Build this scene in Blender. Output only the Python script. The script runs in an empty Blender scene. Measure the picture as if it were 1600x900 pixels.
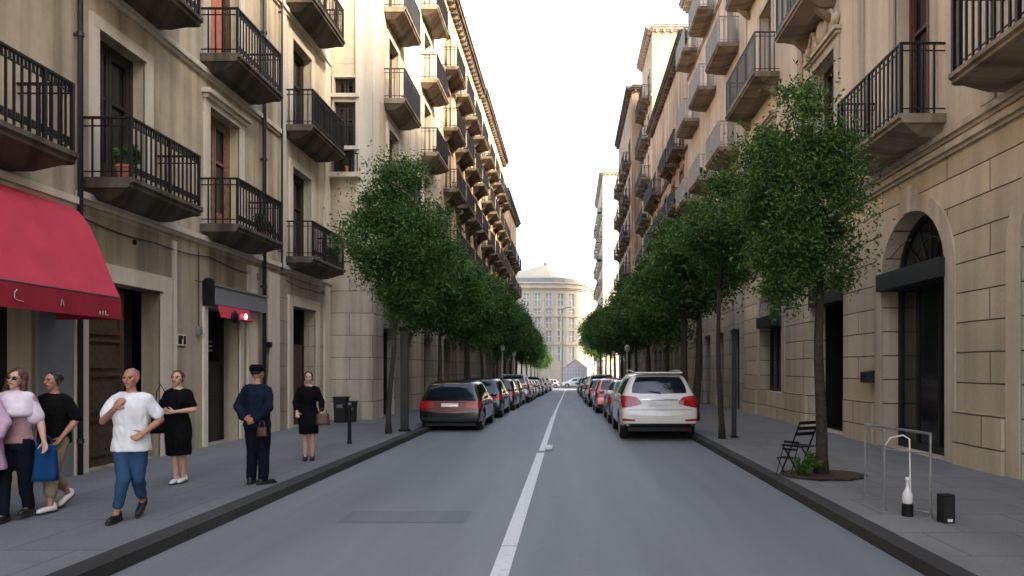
import bpy, math, random
from mathutils import Vector, Matrix, noise
from mathutils.bvhtree import BVHTree
random.seed(7)
PI = math.pi
SC = bpy.context.scene
COL = SC.collection

# ------------------------------------------------------------------ helpers
def setk(o, label=None, cat=None, group=None, kind=None):
    if label: o['label'] = label
    if cat: o['category'] = cat
    if group: o['group'] = group
    if kind: o['kind'] = kind
    return o

def thing(name, label, cat, loc=(0, 0, 0), rz=0.0, group=None):
    o = bpy.data.objects.new(name, None)
    o.empty_display_size = 0.3
    COL.objects.link(o)
    o.location = loc
    o.rotation_euler = (0, 0, rz)
    return setk(o, label, cat, group)

class MB:
    def __init__(s): s.v = []; s.f = []
    def add(s, vs, fs):
        n = len(s.v)
        s.v.extend([tuple(p) for p in vs])
        s.f.extend([tuple(i + n for i in f) for f in fs])
    def hexa(s, p):
        s.add(p, [(0, 3, 2, 1), (4, 5, 6, 7), (0, 1, 5, 4), (1, 2, 6, 5), (2, 3, 7, 6), (3, 0, 4, 7)])
    def box(s, x0, x1, y0, y1, z0, z1):
        s.hexa([(x0, y0, z0), (x1, y0, z0), (x1, y1, z0), (x0, y1, z0), (x0, y0, z1), (x1, y0, z1), (x1, y1, z1), (x0, y1, z1)])
    def prism(s, poly, off):
        n = len(poly); off = Vector(off)
        vs = [Vector(p) for p in poly] + [Vector(p) + off for p in poly]
        s.add(vs, [tuple(range(n))[::-1], tuple(range(n, 2 * n))] + [(i, (i + 1) % n, (i + 1) % n + n, i + n) for i in range(n)])
    def tube(s, path, r, n=8, caps=True):
        path = [Vector(p) for p in path]
        if not isinstance(r, (list, tuple)): r = [r] * len(path)
        base = len(s.v); vs = []; fs = []
        ref = None
        for i, p in enumerate(path):
            t = (path[min(i + 1, len(path) - 1)] - path[max(i - 1, 0)]).normalized()
            if ref is None:
                ref = Vector((1, 0, 0)) if abs(t.x) < .8 else Vector((0, 1, 0))
            a = (ref - t * ref.dot(t)).normalized(); b = t.cross(a); ref = a
            for k in range(n):
                q = 2 * PI * k / n
                vs.append(p + (a * math.cos(q) + b * math.sin(q)) * r[i])
        for i in range(len(path) - 1):
            for k in range(n):
                k2 = (k + 1) % n
                fs.append((i * n + k, i * n + k2, (i + 1) * n + k2, (i + 1) * n + k))
        if caps:
            fs.append(tuple(range(n))[::-1]); fs.append(tuple(range((len(path) - 1) * n, len(path) * n)))
        s.add(vs, fs)
    def lathe(s, prof, c=(0, 0, 0), n=20, axis='z'):
        vs = []; fs = []; c = Vector(c)
        for r, h in prof:
            for k in range(n):
                q = 2 * PI * k / n
                x, y = r * math.cos(q), r * math.sin(q)
                vs.append(c + (Vector((x, y, h)) if axis == 'z' else Vector((h, x, y)) if axis == 'x' else Vector((x, h, y))))
        for i in range(len(prof) - 1):
            for k in range(n):
                k2 = (k + 1) % n
                fs.append((i * n + k, i * n + k2, (i + 1) * n + k2, (i + 1) * n + k))
        fs.append(tuple(range(n))[::-1]); fs.append(tuple(range((len(prof) - 1) * n, len(prof) * n)))
        s.add(vs, fs)
    def ell(s, c, r, n=14, m=10, rot=None):
        vs = []; fs = []; c = Vector(c)
        for j in range(1, m):
            th = PI * j / m
            for k in range(n):
                q = 2 * PI * k / n
                p = Vector((r[0] * math.sin(th) * math.cos(q), r[1] * math.sin(th) * math.sin(q), r[2] * math.cos(th)))
                if rot: p = rot @ p
                vs.append(c + p)
        t = Vector((0, 0, r[2]))
        if rot: t = rot @ t
        vs.append(c + t); vs.append(c - t)
        a = len(vs) - 2
        for j in range(m - 2):
            for k in range(n):
                k2 = (k + 1) % n
                fs.append((j * n + k, (j + 1) * n + k, (j + 1) * n + k2, j * n + k2))
        for k in range(n):
            k2 = (k + 1) % n
            fs.append((a, k, k2)); fs.append((a + 1, (m - 2) * n + k2, (m - 2) * n + k))
        s.add(vs, fs)
    def cap(s, p0, p1, r0, r1, n=12):      # tapered capsule
        p0 = Vector(p0); p1 = Vector(p1); d = p1 - p0; L = d.length or 1e-4; t = d / L
        path = []; rr = []
        for a in (-85, -60, -30): path.append(p0 + t * r0 * math.sin(math.radians(a))); rr.append(r0 * math.cos(math.radians(a)))
        path.append(p0); rr.append(r0); path.append(p1); rr.append(r1)
        for a in (30, 60, 85): path.append(p1 + t * r1 * math.sin(math.radians(a))); rr.append(r1 * math.cos(math.radians(a)))
        s.tube(path, rr, n)
    def loft(s, secs, n=20):                # secs: (cx,cy,cz,rx,ry)
        vs = []; fs = []
        for (x, y, z, a, b) in secs:
            for k in range(n):
                q = 2 * PI * k / n
                vs.append((x + a * math.cos(q), y + b * math.sin(q), z))
        for i in range(len(secs) - 1):
            for k in range(n):
                k2 = (k + 1) % n
                fs.append((i * n + k, i * n + k2, (i + 1) * n + k2, (i + 1) * n + k))
        fs.append(tuple(range(n))[::-1]); fs.append(tuple(range((len(secs) - 1) * n, len(secs) * n)))
        s.add(vs, fs)
    def mesh(s, name, mat=None, off=(0, 0, 0), smooth=False):
        me = bpy.data.meshes.new(name)
        o = Vector(off)
        me.from_pydata([tuple(Vector(p) - o) for p in s.v], [], s.f)
        if mat: me.materials.append(mat)
        if smooth: me.polygons.foreach_set('use_smooth', [True] * len(me.polygons))
        me.update()
        return me
    def build(s, name, mat, parent=None, root=None, smooth=False, bevel=0.0):
        """verts in world (when root given: made relative to the root's location)"""
        off = tuple(root.location) if root is not None else (0, 0, 0)
        me = s.mesh(name, mat, off, smooth)
        o = bpy.data.objects.new(name, me)
        COL.objects.link(o)
        if parent is not None: o.parent = parent
        if bevel:
            m = o.modifiers.new('bevel', 'BEVEL'); m.width = bevel; m.segments = 2; m.limit_method = 'ANGLE'
        return o

def copy_tree(o, parent=None):
    c = o.copy(); COL.objects.link(c)
    if parent is not None: c.parent = parent
    for ch in o.children: copy_tree(ch, c)
    return c

# ------------------------------------------------------------------ materials
def newmat(name):
    m = bpy.data.materials.new(name); m.use_nodes = True
    nt = m.node_tree; b = nt.nodes['Principled BSDF']
    return m, nt, b

def N(nt, t, **kw):
    n = nt.nodes.new(t)
    for k, v in kw.items(): setattr(n, k, v)
    return n

def plain(name, col, rough=.6, metal=0, var=.12, scale=6, bump=.0, coat=0, spec=.5, emis=None):
    m, nt, b = newmat(name)
    b.inputs['Roughness'].default_value = rough
    b.inputs['Metallic'].default_value = metal
    b.inputs['Specular IOR Level'].default_value = spec
    if coat: b.inputs['Coat Weight'].default_value = coat; b.inputs['Coat Roughness'].default_value = .05
    if emis:
        b.inputs['Emission Color'].default_value = (*emis[0], 1); b.inputs['Emission Strength'].default_value = emis[1]
    tc = N(nt, 'ShaderNodeTexCoord'); no = N(nt, 'ShaderNodeTexNoise')
    no.inputs['Scale'].default_value = scale; no.inputs['Detail'].default_value = 6
    nt.links.new(tc.outputs['Object'], no.inputs['Vector'])
    cr = N(nt, 'ShaderNodeValToRGB')
    cr.color_ramp.elements[0].position = .3; cr.color_ramp.elements[1].position = .7
    cr.color_ramp.elements[0].color = (*[c * (1 - var) for c in col], 1)
    cr.color_ramp.elements[1].color = (*[min(1, c * (1 + var)) for c in col], 1)
    nt.links.new(no.outputs['Fac'], cr.inputs['Fac']); nt.links.new(cr.outputs['Color'], b.inputs['Base Color'])
    if bump:
        bp = N(nt, 'ShaderNodeBump'); bp.inputs['Strength'].default_value = bump; bp.inputs['Distance'].default_value = .02
        nt.links.new(no.outputs['Fac'], bp.inputs['Height']); nt.links.new(bp.outputs['Normal'], b.inputs['Normal'])
    return m

def wallmat(name, col, block=None, stain=.35, rough=.85, joint=.45):
    """weathered plaster or ashlar, world position based"""
    m, nt, b = newmat(name); L = nt.links.new
    b.inputs['Roughness'].default_value = rough; b.inputs['Specular IOR Level'].default_value = .25
    g = N(nt, 'ShaderNodeNewGeometry'); sx = N(nt, 'ShaderNodeSeparateXYZ'); L(g.outputs['Position'], sx.inputs[0])
    ad = N(nt, 'ShaderNodeMath', operation='ADD'); L(sx.outputs['X'], ad.inputs[0]); L(sx.outputs['Y'], ad.inputs[1])
    cb = N(nt, 'ShaderNodeCombineXYZ'); L(ad.outputs[0], cb.inputs['X']); L(sx.outputs['Z'], cb.inputs['Y'])
    n1 = N(nt, 'ShaderNodeTexNoise'); n1.inputs['Scale'].default_value = .55; n1.inputs['Detail'].default_value = 7; n1.inputs['Roughness'].default_value = .62
    L(g.outputs['Position'], n1.inputs['Vector'])
    r1 = N(nt, 'ShaderNodeMapRange'); r1.inputs['From Min'].default_value = .3; r1.inputs['From Max'].default_value = .7
    r1.inputs['To Min'].default_value = 1 - stain * .6; r1.inputs['To Max'].default_value = 1.08; L(n1.outputs['Fac'], r1.inputs['Value'])
    # vertical streaks
    mp = N(nt, 'ShaderNodeMapping'); mp.inputs['Scale'].default_value = (2.6, .14, 1); L(cb.outputs[0], mp.inputs['Vector'])
    n2 = N(nt, 'ShaderNodeTexNoise'); n2.inputs['Scale'].default_value = 1.0; n2.inputs['Detail'].default_value = 5; L(mp.outputs[0], n2.inputs['Vector'])
    r2 = N(nt, 'ShaderNodeMapRange'); r2.inputs['From Min'].default_value = .36; r2.inputs['From Max'].default_value = .56
    r2.inputs['To Min'].default_value = 1 - stain; r2.inputs['To Max'].default_value = 1; L(n2.outputs['Fac'], r2.inputs['Value'])
    mu = N(nt, 'ShaderNodeMath', operation='MULTIPLY'); L(r1.outputs[0], mu.inputs[0]); L(r2.outputs[0], mu.inputs[1])
    n3 = N(nt, 'ShaderNodeTexNoise'); n3.inputs['Scale'].default_value = 14; n3.inputs['Detail'].default_value = 5; L(g.outputs['Position'], n3.inputs['Vector'])
    r3 = N(nt, 'ShaderNodeMapRange'); r3.inputs['To Min'].default_value = .9; r3.inputs['To Max'].default_value = 1.1; L(n3.outputs['Fac'], r3.inputs['Value'])
    mu2 = N(nt, 'ShaderNodeMath', operation='MULTIPLY'); L(mu.outputs[0], mu2.inputs[0]); L(r3.outputs[0], mu2.inputs[1])
    last = mu2.outputs[0]; h = n3.outputs['Fac']
    bp = N(nt, 'ShaderNodeBump'); bp.inputs['Strength'].default_value = .25; bp.inputs['Distance'].default_value = .01
    if block:
        bw, bh = block
        wv = N(nt, 'ShaderNodeTexNoise'); wv.inputs['Scale'].default_value = 1.2
        L(g.outputs['Position'], wv.inputs['Vector'])
        vm = N(nt, 'ShaderNodeVectorMath', operation='MULTIPLY_ADD'); L(wv.outputs['Color'], vm.inputs[0]); vm.inputs[1].default_value = (.03, .03, 0); L(cb.outputs[0], vm.inputs[2])
        br = N(nt, 'ShaderNodeTexBrick'); br.inputs['Scale'].default_value = 1; br.inputs['Brick Width'].default_value = bw; br.inputs['Row Height'].default_value = bh
        br.inputs['Mortar Size'].default_value = .014; br.inputs['Mortar Smooth'].default_value = .3; br.inputs['Bias'].default_value = 0
        br.inputs['Color1'].default_value = (1, 1, 1, 1); br.inputs['Color2'].default_value = (.80, .80, .80, 1); br.inputs['Mortar'].default_value = (joint, joint, joint, 1)
        L(vm.outputs[0], br.inputs['Vector'])
        mu3 = N(nt, 'ShaderNodeMath', operation='MULTIPLY'); L(last, mu3.inputs[0]); L(br.outputs['Color'], mu3.inputs[1]); last = mu3.outputs[0]
        ms = N(nt, 'ShaderNodeMath', operation='MULTIPLY_ADD'); L(br.outputs['Fac'], ms.inputs[0]); ms.inputs[1].default_value = -2.5; L(n3.outputs['Fac'], ms.inputs[2])
        h = ms.outputs[0]; bp.inputs['Strength'].default_value = .6; bp.inputs['Distance'].default_value = .015
    mx = N(nt, 'ShaderNodeMix', data_type='RGBA', blend_type='MULTIPLY'); mx.inputs[0].default_value = 1
    mx.inputs[6].default_value = (*col, 1); L(last, mx.inputs[7])
    # warm hue drift
    mx2 = N(nt, 'ShaderNodeMix', data_type='RGBA', blend_type='MIX')
    n4 = N(nt, 'ShaderNodeTexNoise'); n4.inputs['Scale'].default_value = .3; L(g.outputs['Position'], n4.inputs['Vector'])
    r4 = N(nt, 'ShaderNodeMapRange'); r4.inputs['To Max'].default_value = .5; L(n4.outputs['Fac'], r4.inputs['Value'])
    L(r4.outputs[0], mx2.inputs[0]); L(mx.outputs[2], mx2.inputs[6])
    mm = N(nt, 'ShaderNodeMix', data_type='RGBA', blend_type='MULTIPLY'); mm.inputs[0].default_value = 1; mm.inputs[7].default_value = (1.03, .95, .78, 1)
    L(mx.outputs[2], mm.inputs[6]); L(mm.outputs[2], mx2.inputs[7])
    L(mx2.outputs[2], b.inputs['Base Color'])
    L(h, bp.inputs['Height']); L(bp.outputs['Normal'], b.inputs['Normal'])
    return m

def groundmat(name, col, rough=.75, slab=None, patchy=.2, kerb=False):
    m, nt, b = newmat(name); L = nt.links.new
    b.inputs['Roughness'].default_value = rough; b.inputs['Specular IOR Level'].default_value = .35
    g = N(nt, 'ShaderNodeNewGeometry')
    n1 = N(nt, 'ShaderNodeTexNoise'); n1.inputs['Scale'].default_value = .4; n1.inputs['Detail'].default_value = 8; n1.inputs['Roughness'].default_value = .6
    mp = N(nt, 'ShaderNodeMapping'); mp.inputs['Scale'].default_value = (2.4, .16, 1) if name.startswith('asphalt') else (1.6, .5, 1); L(g.outputs['Position'], mp.inputs['Vector']); L(mp.outputs[0], n1.inputs['Vector'])
    r1 = N(nt, 'ShaderNodeMapRange'); r1.inputs['From Min'].default_value = .3; r1.inputs['From Max'].default_value = .7
    r1.inputs['To Min'].default_value = 1 - patchy; r1.inputs['To Max'].default_value = 1 + patchy; L(n1.outputs['Fac'], r1.inputs['Value'])
    n3 = N(nt, 'ShaderNodeTexNoise'); n3.inputs['Scale'].default_value = 90; n3.inputs['Detail'].default_value = 3; L(g.outputs['Position'], n3.inputs['Vector'])
    r3 = N(nt, 'ShaderNodeMapRange'); r3.inputs['From Min'].default_value = .3; r3.inputs['From Max'].default_value = .7; r3.inputs['To Min'].default_value = .8; r3.inputs['To Max'].default_value = 1.2; L(n3.outputs['Fac'], r3.inputs['Value'])
    mu = N(nt, 'ShaderNodeMath', operation='MULTIPLY'); L(r1.outputs[0], mu.inputs[0]); L(r3.outputs[0], mu.inputs[1]); last = mu.outputs[0]
    n5 = N(nt, 'ShaderNodeTexNoise'); n5.inputs['Scale'].default_value = 3.2; n5.inputs['Detail'].default_value = 6; L(g.outputs['Position'], n5.inputs['Vector'])
    r5 = N(nt, 'ShaderNodeMapRange'); r5.inputs['From Min'].default_value = .62; r5.inputs['From Max'].default_value = .68; r5.inputs['To Min'].default_value = 1; r5.inputs['To Max'].default_value = .93; L(n5.outputs['Fac'], r5.inputs['Value'])
    mu5 = N(nt, 'ShaderNodeMath', operation='MULTIPLY'); L(last, mu5.inputs[0]); L(r5.outputs[0], mu5.inputs[1]); last = mu5.outputs[0]
    h = n3.outputs['Fac']
    if slab or kerb:
        br = N(nt, 'ShaderNodeTexBrick'); br.inputs['Scale'].default_value = 1; br.inputs['Brick Width'].default_value = slab or 200; br.inputs['Row Height'].default_value = slab or 1.05
        br.inputs['Mortar Size'].default_value = .008; br.inputs['Color1'].default_value = (1, 1, 1, 1); br.inputs['Color2'].default_value = (.9, .9, .9, 1); br.inputs['Mortar'].default_value = (.45, .45, .45, 1)
        L(g.outputs['Position'], br.inputs['Vector'])
        mu3 = N(nt, 'ShaderNodeMath', operation='MULTIPLY'); L(last, mu3.inputs[0]); L(br.outputs['Color'], mu3.inputs[1]); last = mu3.outputs[0]
    mx = N(nt, 'ShaderNodeMix', data_type='RGBA', blend_type='MULTIPLY'); mx.inputs[0].default_value = 1
    mx.inputs[6].default_value = (*col, 1); L(last, mx.inputs[7]); L(mx.outputs[2], b.inputs['Base Color'])
    bp = N(nt, 'ShaderNodeBump'); bp.inputs['Strength'].default_value = .15; bp.inputs['Distance'].default_value = .01
    L(h, bp.inputs['Height']); L(bp.outputs['Normal'], b.inputs['Normal'])
    return m

def leafmat(name, c0, c1):
    m, nt, b = newmat(name); L = nt.links.new
    out = nt.nodes['Material Output']; nt.nodes.remove(b)
    g = N(nt, 'ShaderNodeNewGeometry'); n1 = N(nt, 'ShaderNodeTexNoise'); n1.inputs['Scale'].default_value = 2.2; n1.inputs['Detail'].default_value = 8; n1.inputs['Roughness'].default_value = .8
    L(g.outputs['Position'], n1.inputs['Vector'])
    mixf = N(nt, 'ShaderNodeMath', operation='ADD'); L(n1.outputs['Fac'], mixf.inputs[0])
    r = N(nt, 'ShaderNodeMapRange'); r.inputs['To Min'].default_value = -.25; r.inputs['To Max'].default_value = .25; L(g.outputs['Random Per Island'], r.inputs['Value']); L(r.outputs[0], mixf.inputs[1])
    cr = N(nt, 'ShaderNodeValToRGB'); cr.color_ramp.elements[0].position = .3; cr.color_ramp.elements[1].position = .75
    cr.color_ramp.elements[0].color = (*c0, 1); cr.color_ramp.elements[1].color = (*c1, 1); L(mixf.outputs[0], cr.inputs['Fac'])
    d = N(nt, 'ShaderNodeBsdfPrincipled'); d.inputs['Roughness'].default_value = .5; d.inputs['Specular IOR Level'].default_value = .3; L(cr.outputs[0], d.inputs['Base Color'])
    t = N(nt, 'ShaderNodeBsdfTranslucent'); L(cr.outputs[0], t.inputs['Color'])
    mx = N(nt, 'ShaderNodeMixShader'); mx.inputs[0].default_value = .3; L(d.outputs[0], mx.inputs[1]); L(t.outputs[0], mx.inputs[2]); L(mx.outputs[0], out.inputs['Surface'])
    return m

def paintline(name):
    m, nt, b = newmat(name); L = nt.links.new
    b.inputs['Roughness'].default_value = .6
    g = N(nt, 'ShaderNodeNewGeometry'); n1 = N(nt, 'ShaderNodeTexNoise'); n1.inputs['Scale'].default_value = 9; n1.inputs['Detail'].default_value = 8; n1.inputs['Roughness'].default_value = .75
    L(g.outputs['Position'], n1.inputs['Vector'])
    cr = N(nt, 'ShaderNodeValToRGB'); cr.color_ramp.elements[0].position = .26; cr.color_ramp.elements[1].position = .46
    cr.color_ramp.elements[0].color = (.36, .37, .38, 1); cr.color_ramp.elements[1].color = (.66, .67, .68, 1); L(n1.outputs['Fac'], cr.inputs['Fac']); L(cr.outputs[0], b.inputs['Base Color'])
    return m

M = {}
M['plaster_a'] = wallmat('plaster_tan', (.43, .37, .285), stain=.42)
M['plaster_b'] = wallmat('plaster_cream_old', (.50, .435, .335), stain=.44)
M['plaster_c'] = wallmat('plaster_cream', (.55, .485, .385), stain=.34)
M['ground_b'] = wallmat('rendered_base', (.37, .325, .255), stain=.45)
M['trim_b'] = wallmat('trim_cream', (.57, .53, .46), stain=.18)
M['ashlar_c'] = wallmat('ashlar_left', (.44, .40, .33), block=(1.6, .62), stain=.3, joint=.55)
M['plaster_d'] = wallmat('plaster_pale', (.58, .50, .40), block=(9, .9), stain=.22, joint=.8)
M['ashlar_d'] = wallmat('ashlar_grey', (.56, .51, .43), block=(1.5, .72), stain=.3, joint=.35)
M['plaster_e'] = wallmat('plaster_orange', (.56, .42, .29), stain=.4)
M['plaster_f'] = wallmat('plaster_apricot', (.58, .44, .31), stain=.4)
M['plaster_g'] = wallmat('plaster_pink_beige', (.65, .565, .465), stain=.14)
M['ashlar_g'] = wallmat('ashlar_right', (.60, .525, .42), block=(2.6, .52), stain=.16, joint=.12)
M['plaster_h'] = wallmat('plaster_rose', (.58, .49, .40), stain=.3)
M['ashlar_h'] = wallmat('ashlar_right_far', (.54, .49, .42), block=(1.5, .6), stain=.3, joint=.4)
M['plaster_i'] = wallmat('plaster_ochre', (.52, .37, .25), stain=.55)
M['plaster_j'] = wallmat('plaster_sand', (.60, .44, .29), stain=.35)
M['plaster_m'] = wallmat('plaster_civic', (.50, .44, .365), stain=.12)
M['trim_g'] = wallmat('trim_stone', (.56, .49, .41), stain=.3)
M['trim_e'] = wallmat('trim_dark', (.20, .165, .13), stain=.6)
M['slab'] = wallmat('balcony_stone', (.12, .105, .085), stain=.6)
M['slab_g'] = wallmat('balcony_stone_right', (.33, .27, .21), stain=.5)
M['iron'] = plain('black_iron', (.007, .007, .008), rough=.5, metal=.1, spec=.3)
M['iron_grey'] = plain('grey_iron', (.05, .052, .055), rough=.5, metal=.4)
M['iron_pale'] = plain('pale_iron', (.32, .31, .29), rough=.6)
M['wood_dark'] = plain('dark_wood', (.022, .014, .011), rough=.55, scale=12, var=.4)
M['wood_red'] = plain('reddish_wood', (.10, .04, .025), rough=.5, scale=14, var=.35)
M['wood_brown'] = plain('brown_wood', (.06, .038, .022), rough=.6, scale=10, var=.4)
M['wood_tan'] = plain('tan_wood', (.20, .11, .065), rough=.6, scale=10, var=.3)
M['terracotta'] = plain('terracotta', (.42, .14, .08), rough=.8, scale=8, var=.25)
M['shutter_grey'] = plain('grey_shutter', (.16, .15, .14), rough=.6)
M['glass'] = plain('window_glass', (.012, .014, .016), rough=.12, var=.3, spec=.6)
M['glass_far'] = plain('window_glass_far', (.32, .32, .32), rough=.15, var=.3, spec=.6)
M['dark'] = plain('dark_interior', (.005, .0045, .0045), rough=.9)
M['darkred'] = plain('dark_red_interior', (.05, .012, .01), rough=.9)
M['curtain'] = plain('pale_curtain', (.45, .48, .55), rough=.8, scale=20, var=.3)
M['roof'] = plain('roof_tile', (.28, .15, .09), rough=.85, scale=3, var=.3)
M['zinc'] = plain('pale_zinc', (.13, .135, .13), rough=.6)
M['screen'] = plain('dark_screen_cloth', (.035, .037, .042), rough=.9, var=.3)
M['pipe'] = plain('drainpipe_paint', (.02, .02, .02), rough=.5)
M['awning_red'] = plain('red_awning_cloth', (.46, .030, .065), rough=.85, scale=3, var=.08)
M['awning_valance'] = plain('deep_red_cloth', (.26, .004, .02), rough=.8, scale=5, var=.1)
M['sign_grey'] = plain('grey_sign_panel', (.17, .18, .20), rough=.5, var=.06)
M['white'] = plain('white_paint', (.75, .75, .74), rough=.5, var=.05)
M['lamp_white'] = plain('lit_lamp', (.9, .9, .9), emis=((1, .95, .95), .5))
M['lamp_red'] = plain('lit_red_lamp', (.6, .03, .1), emis=((1, .08, .2), .12))
M['steel'] = plain('brushed_steel', (.42, .43, .44), rough=.35, metal=.85, var=.15)
M['steel_dark'] = plain('dark_steel', (.035, .037, .04), rough=.5, metal=.5)
M['road'] = groundmat('asphalt', (.178, .19, .204), rough=.6, patchy=.2)
M['road_patch'] = groundmat('asphalt_patch', (.155, .166, .180), rough=.7)
M['pave'] = groundmat('pavement_cement', (.165, .172, .182), rough=.7, slab=1.3, patchy=.14)
M['pave_r'] = groundmat('pavement_slabs', (.19, .194, .20), rough=.7, slab=.9, patchy=.14)
M['kerb'] = groundmat('kerb_stone', (.040, .041, .040), rough=.8, patchy=.35, kerb=True)
M['soil'] = plain('tree_pit_soil', (.055, .032, .02), rough=.95, scale=30, var=.5, bump=.8)
M['ground'] = groundmat('ground', (.10, .10, .10))
M['line'] = paintline('line_paint')
M['bark'] = plain('bark', (.035, .028, .022), rough=.9, scale=18, var=.5, bump=.8)
M['leaf'] = leafmat('leaves', (.018, .060, .013), (.12, .235, .048))
M['leaf_deep'] = leafmat('leaves_deep', (.020, .066, .014), (.11, .22, .045))

def gz(y):
    t = max(0, min(1, (y - 28) / 82.0))
    return -1.5 * t

# ------------------------------------------------------------------ setting
YS = [-60, -20, 0, 28] + [28 + 8.2 * i for i in range(1, 11)] + [125, 160, 400, 1500]
def strip(name, mat, x0, x1, dz, y0, y1, kind='structure', skirt=None):
    ys = sorted(set([y0, y1] + [y for y in YS if y0 < y < y1]))
    mb = MB(); vs = []; fs = []
    for y in ys: vs += [(x0, y, gz(y) + dz), (x1, y, gz(y) + dz)]
    for i in range(len(ys) - 1): fs.append((2 * i, 2 * i + 1, 2 * i + 3, 2 * i + 2))
    mb.add(vs, fs)
    o = mb.build(name, mat)
    if kind: o['kind'] = kind
    return o
def slabstrip(name, mat, x0, x1, top, y0, y1):
    ys = sorted(set([y0, y1] + [y for y in YS if y0 < y < y1]))
    mb = MB(); vs = []; fs = []
    for y in ys:
        g = gz(y); vs += [(x0, y, g - .1), (x0, y, g + top), (x1, y, g + top), (x1, y, g - .1)]
    for i in range(len(ys) - 1):
        a = 4 * i; b = a + 4
        fs += [(a, a + 1, b + 1, b), (a + 1, a + 2, b + 2, b + 1), (a + 2, a + 3, b + 3, b + 2)]
    n = 4 * (len(ys) - 1); fs += [(0, 3, 2, 1), (n, n + 1, n + 2, n + 3)]
    mb.add(vs, fs)
    o = mb.build(name, mat); o['kind'] = 'structure'
    return o
strip('ground', M['ground'], -700, 700, -.03, -60, 1500)
strip('road', M['road'], -4.0, 3.1, 0.0, -60, 112)
strip('cross_road', M['road'], -60, 60, 0.004, 112, 127)
slabstrip('kerb', M['kerb'], -4.24, -3.98, .123, -60, 108)
slabstrip('pavement', M['pave'], -9.5, -4.24, .118, -60, 108)
slabstrip('kerb', M['kerb'], 3.08, 3.30, .123, -60, 108)
slabstrip('pavement', M['pave_r'], 3.30, 8.5, .118, -60, 108)
slabstrip('far_pavement', M['pave'], -50, 50, .12, 127, 142)
# centre line: solid, with hairline joints
def line(y0, y1, x0, x1, dz=.004, m=None, name='road_marking'):
    ys = sorted(set([y0, y1] + [y for y in YS if y0 < y < y1])); mb = MB(); vs = []; fs = []
    for y in ys: vs += [(x0, y, gz(y) + dz), (x1, y, gz(y) + dz)]
    for i in range(len(ys) - 1): fs.append((2 * i, 2 * i + 1, 2 * i + 3, 2 * i + 2))
    mb.add(vs, fs); o = mb.build(name, m or M['line']); o['kind'] = 'structure'; return o
line(2, 7.1, -.69, -.53); line(7.12, 14.9, -.69, -.53); line(15.3, 26, -.67, -.53); line(26.03, 108, -.64, -.53)
line(8.2, 8.85, -2.72, -1.22, .004, M['road_patch'], 'road_patch')

# ------------------------------------------------------------------ facades
class Facade:
    def __init__(s, root, o, u, n):
        s.root = root; s.o = Vector(o); s.u = Vector(u); s.n = Vector(n)
    def p(s, u, v, d=0): return s.o + s.u * u + Vector((0, 0, v)) + s.n * d
    def box(s, mb, u0, u1, v0, v1, d0, d1):
        P = s.p
        mb.hexa([P(u0, v0, d0), P(u1, v0, d0), P(u1, v0, d1), P(u0, v0, d1), P(u0, v1, d0), P(u1, v1, d0), P(u1, v1, d1), P(u0, v1, d1)])
    def quad(s, mb, u0, u1, v0, v1, d=0):
        P = s.p; mb.add([P(u0, v0, d), P(u1, v0, d), P(u1, v1, d), P(u0, v1, d)], [(0, 1, 2, 3)])

def arc_pts(a, b, sp, n=14):
    r = (b - a) / 2; c = (a + b) / 2
    return [(c - r * math.cos(PI * k / n), sp + r * math.sin(PI * k / n)) for k in range(n + 1)]

def wall(F, mb, u0, u1, v0, v1, ops, rev=.3):
    """plane with openings. op = (a,b,c,d,arch) ; arch: d is the top of arch, spring at d-r"""
    ops = [o for o in ops if o[3] > v0 and o[2] < v1]
    U = sorted(set([u0, u1] + [x for o in ops for x in o[:2]]))
    V = sorted(set([v0, v1] + [min(max(x, v0), v1) for o in ops for x in o[2:4]]))
    for i in range(len(U) - 1):
        for j in range(len(V) - 1):
            cu = (U[i] + U[i + 1]) / 2; cv = (V[j] + V[j + 1]) / 2
            if cu < u0 or cu > u1 or V[j+1]-V[j] < 1e-5: continue
            if any(o[0] < cu < o[1] and o[2] < cv < o[3] for o in ops): continue
            F.quad(mb, U[i], U[i + 1], V[j], V[j + 1])
    P = F.p
    for o in ops:
        a, b, c, d = o[:4]; arch = o[4]
        if arch:
            r = (b - a) / 2; sp = d - r; pts = arc_pts(a, b, sp)
            h = len(pts) // 2
            for k in range(h): mb.add([P(a, d), P(*pts[k]), P(*pts[k + 1])], [(0, 1, 2)])
            for k in range(h, len(pts) - 1): mb.add([P(b, d), P(*pts[k]), P(*pts[k + 1])], [(0, 1, 2)])
            for k in range(len(pts) - 1):
                mb.add([P(*pts[k]), P(*pts[k + 1]), P(*pts[k + 1], -rev), P(*pts[k], -rev)], [(0, 1, 2, 3)])
            top = sp
        else:
            top = d
            mb.add([P(a, d), P(b, d), P(b, d, -rev), P(a, d, -rev)], [(0, 1, 2, 3)])
        mb.add([P(a, c), P(a, top), P(a, top, -rev), P(a, c, -rev)], [(0, 1, 2, 3)])
        mb.add([P(b, c), P(b, top), P(b, top, -rev), P(b, c, -rev)], [(0, 1, 2, 3)])
        mb.add([P(a, c), P(b, c), P(b, c, -rev), P(a, c, -rev)], [(0, 1, 2, 3)])

def surround(F, a, b, c, d, mat, parent, w=.2, pr=.05, hood=False, sill=True, name='frame'):
    mb = MB()
    F.box(mb, a - w, a, c, d, -.02, pr); F.box(mb, b, b + w, c, d, -.02, pr)
    F.box(mb, a - w - .003, b + w + .003, d, d + w, -.02, pr + .004)
    if hood:
        F.box(mb, a - w - .1, b + w + .1, d + w + .002, d + w + .1, -.02, pr + .14)
        F.box(mb, a - w - .04, b + w + .04, d + w - .08, d + w - .001, -.02, pr + .07)
    if sill:
        F.box(mb, a - w - .06, b + w + .06, c - .12, c - .002, -.02, pr + .1)
    return mb.build(name, mat, parent, F.root)

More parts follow.
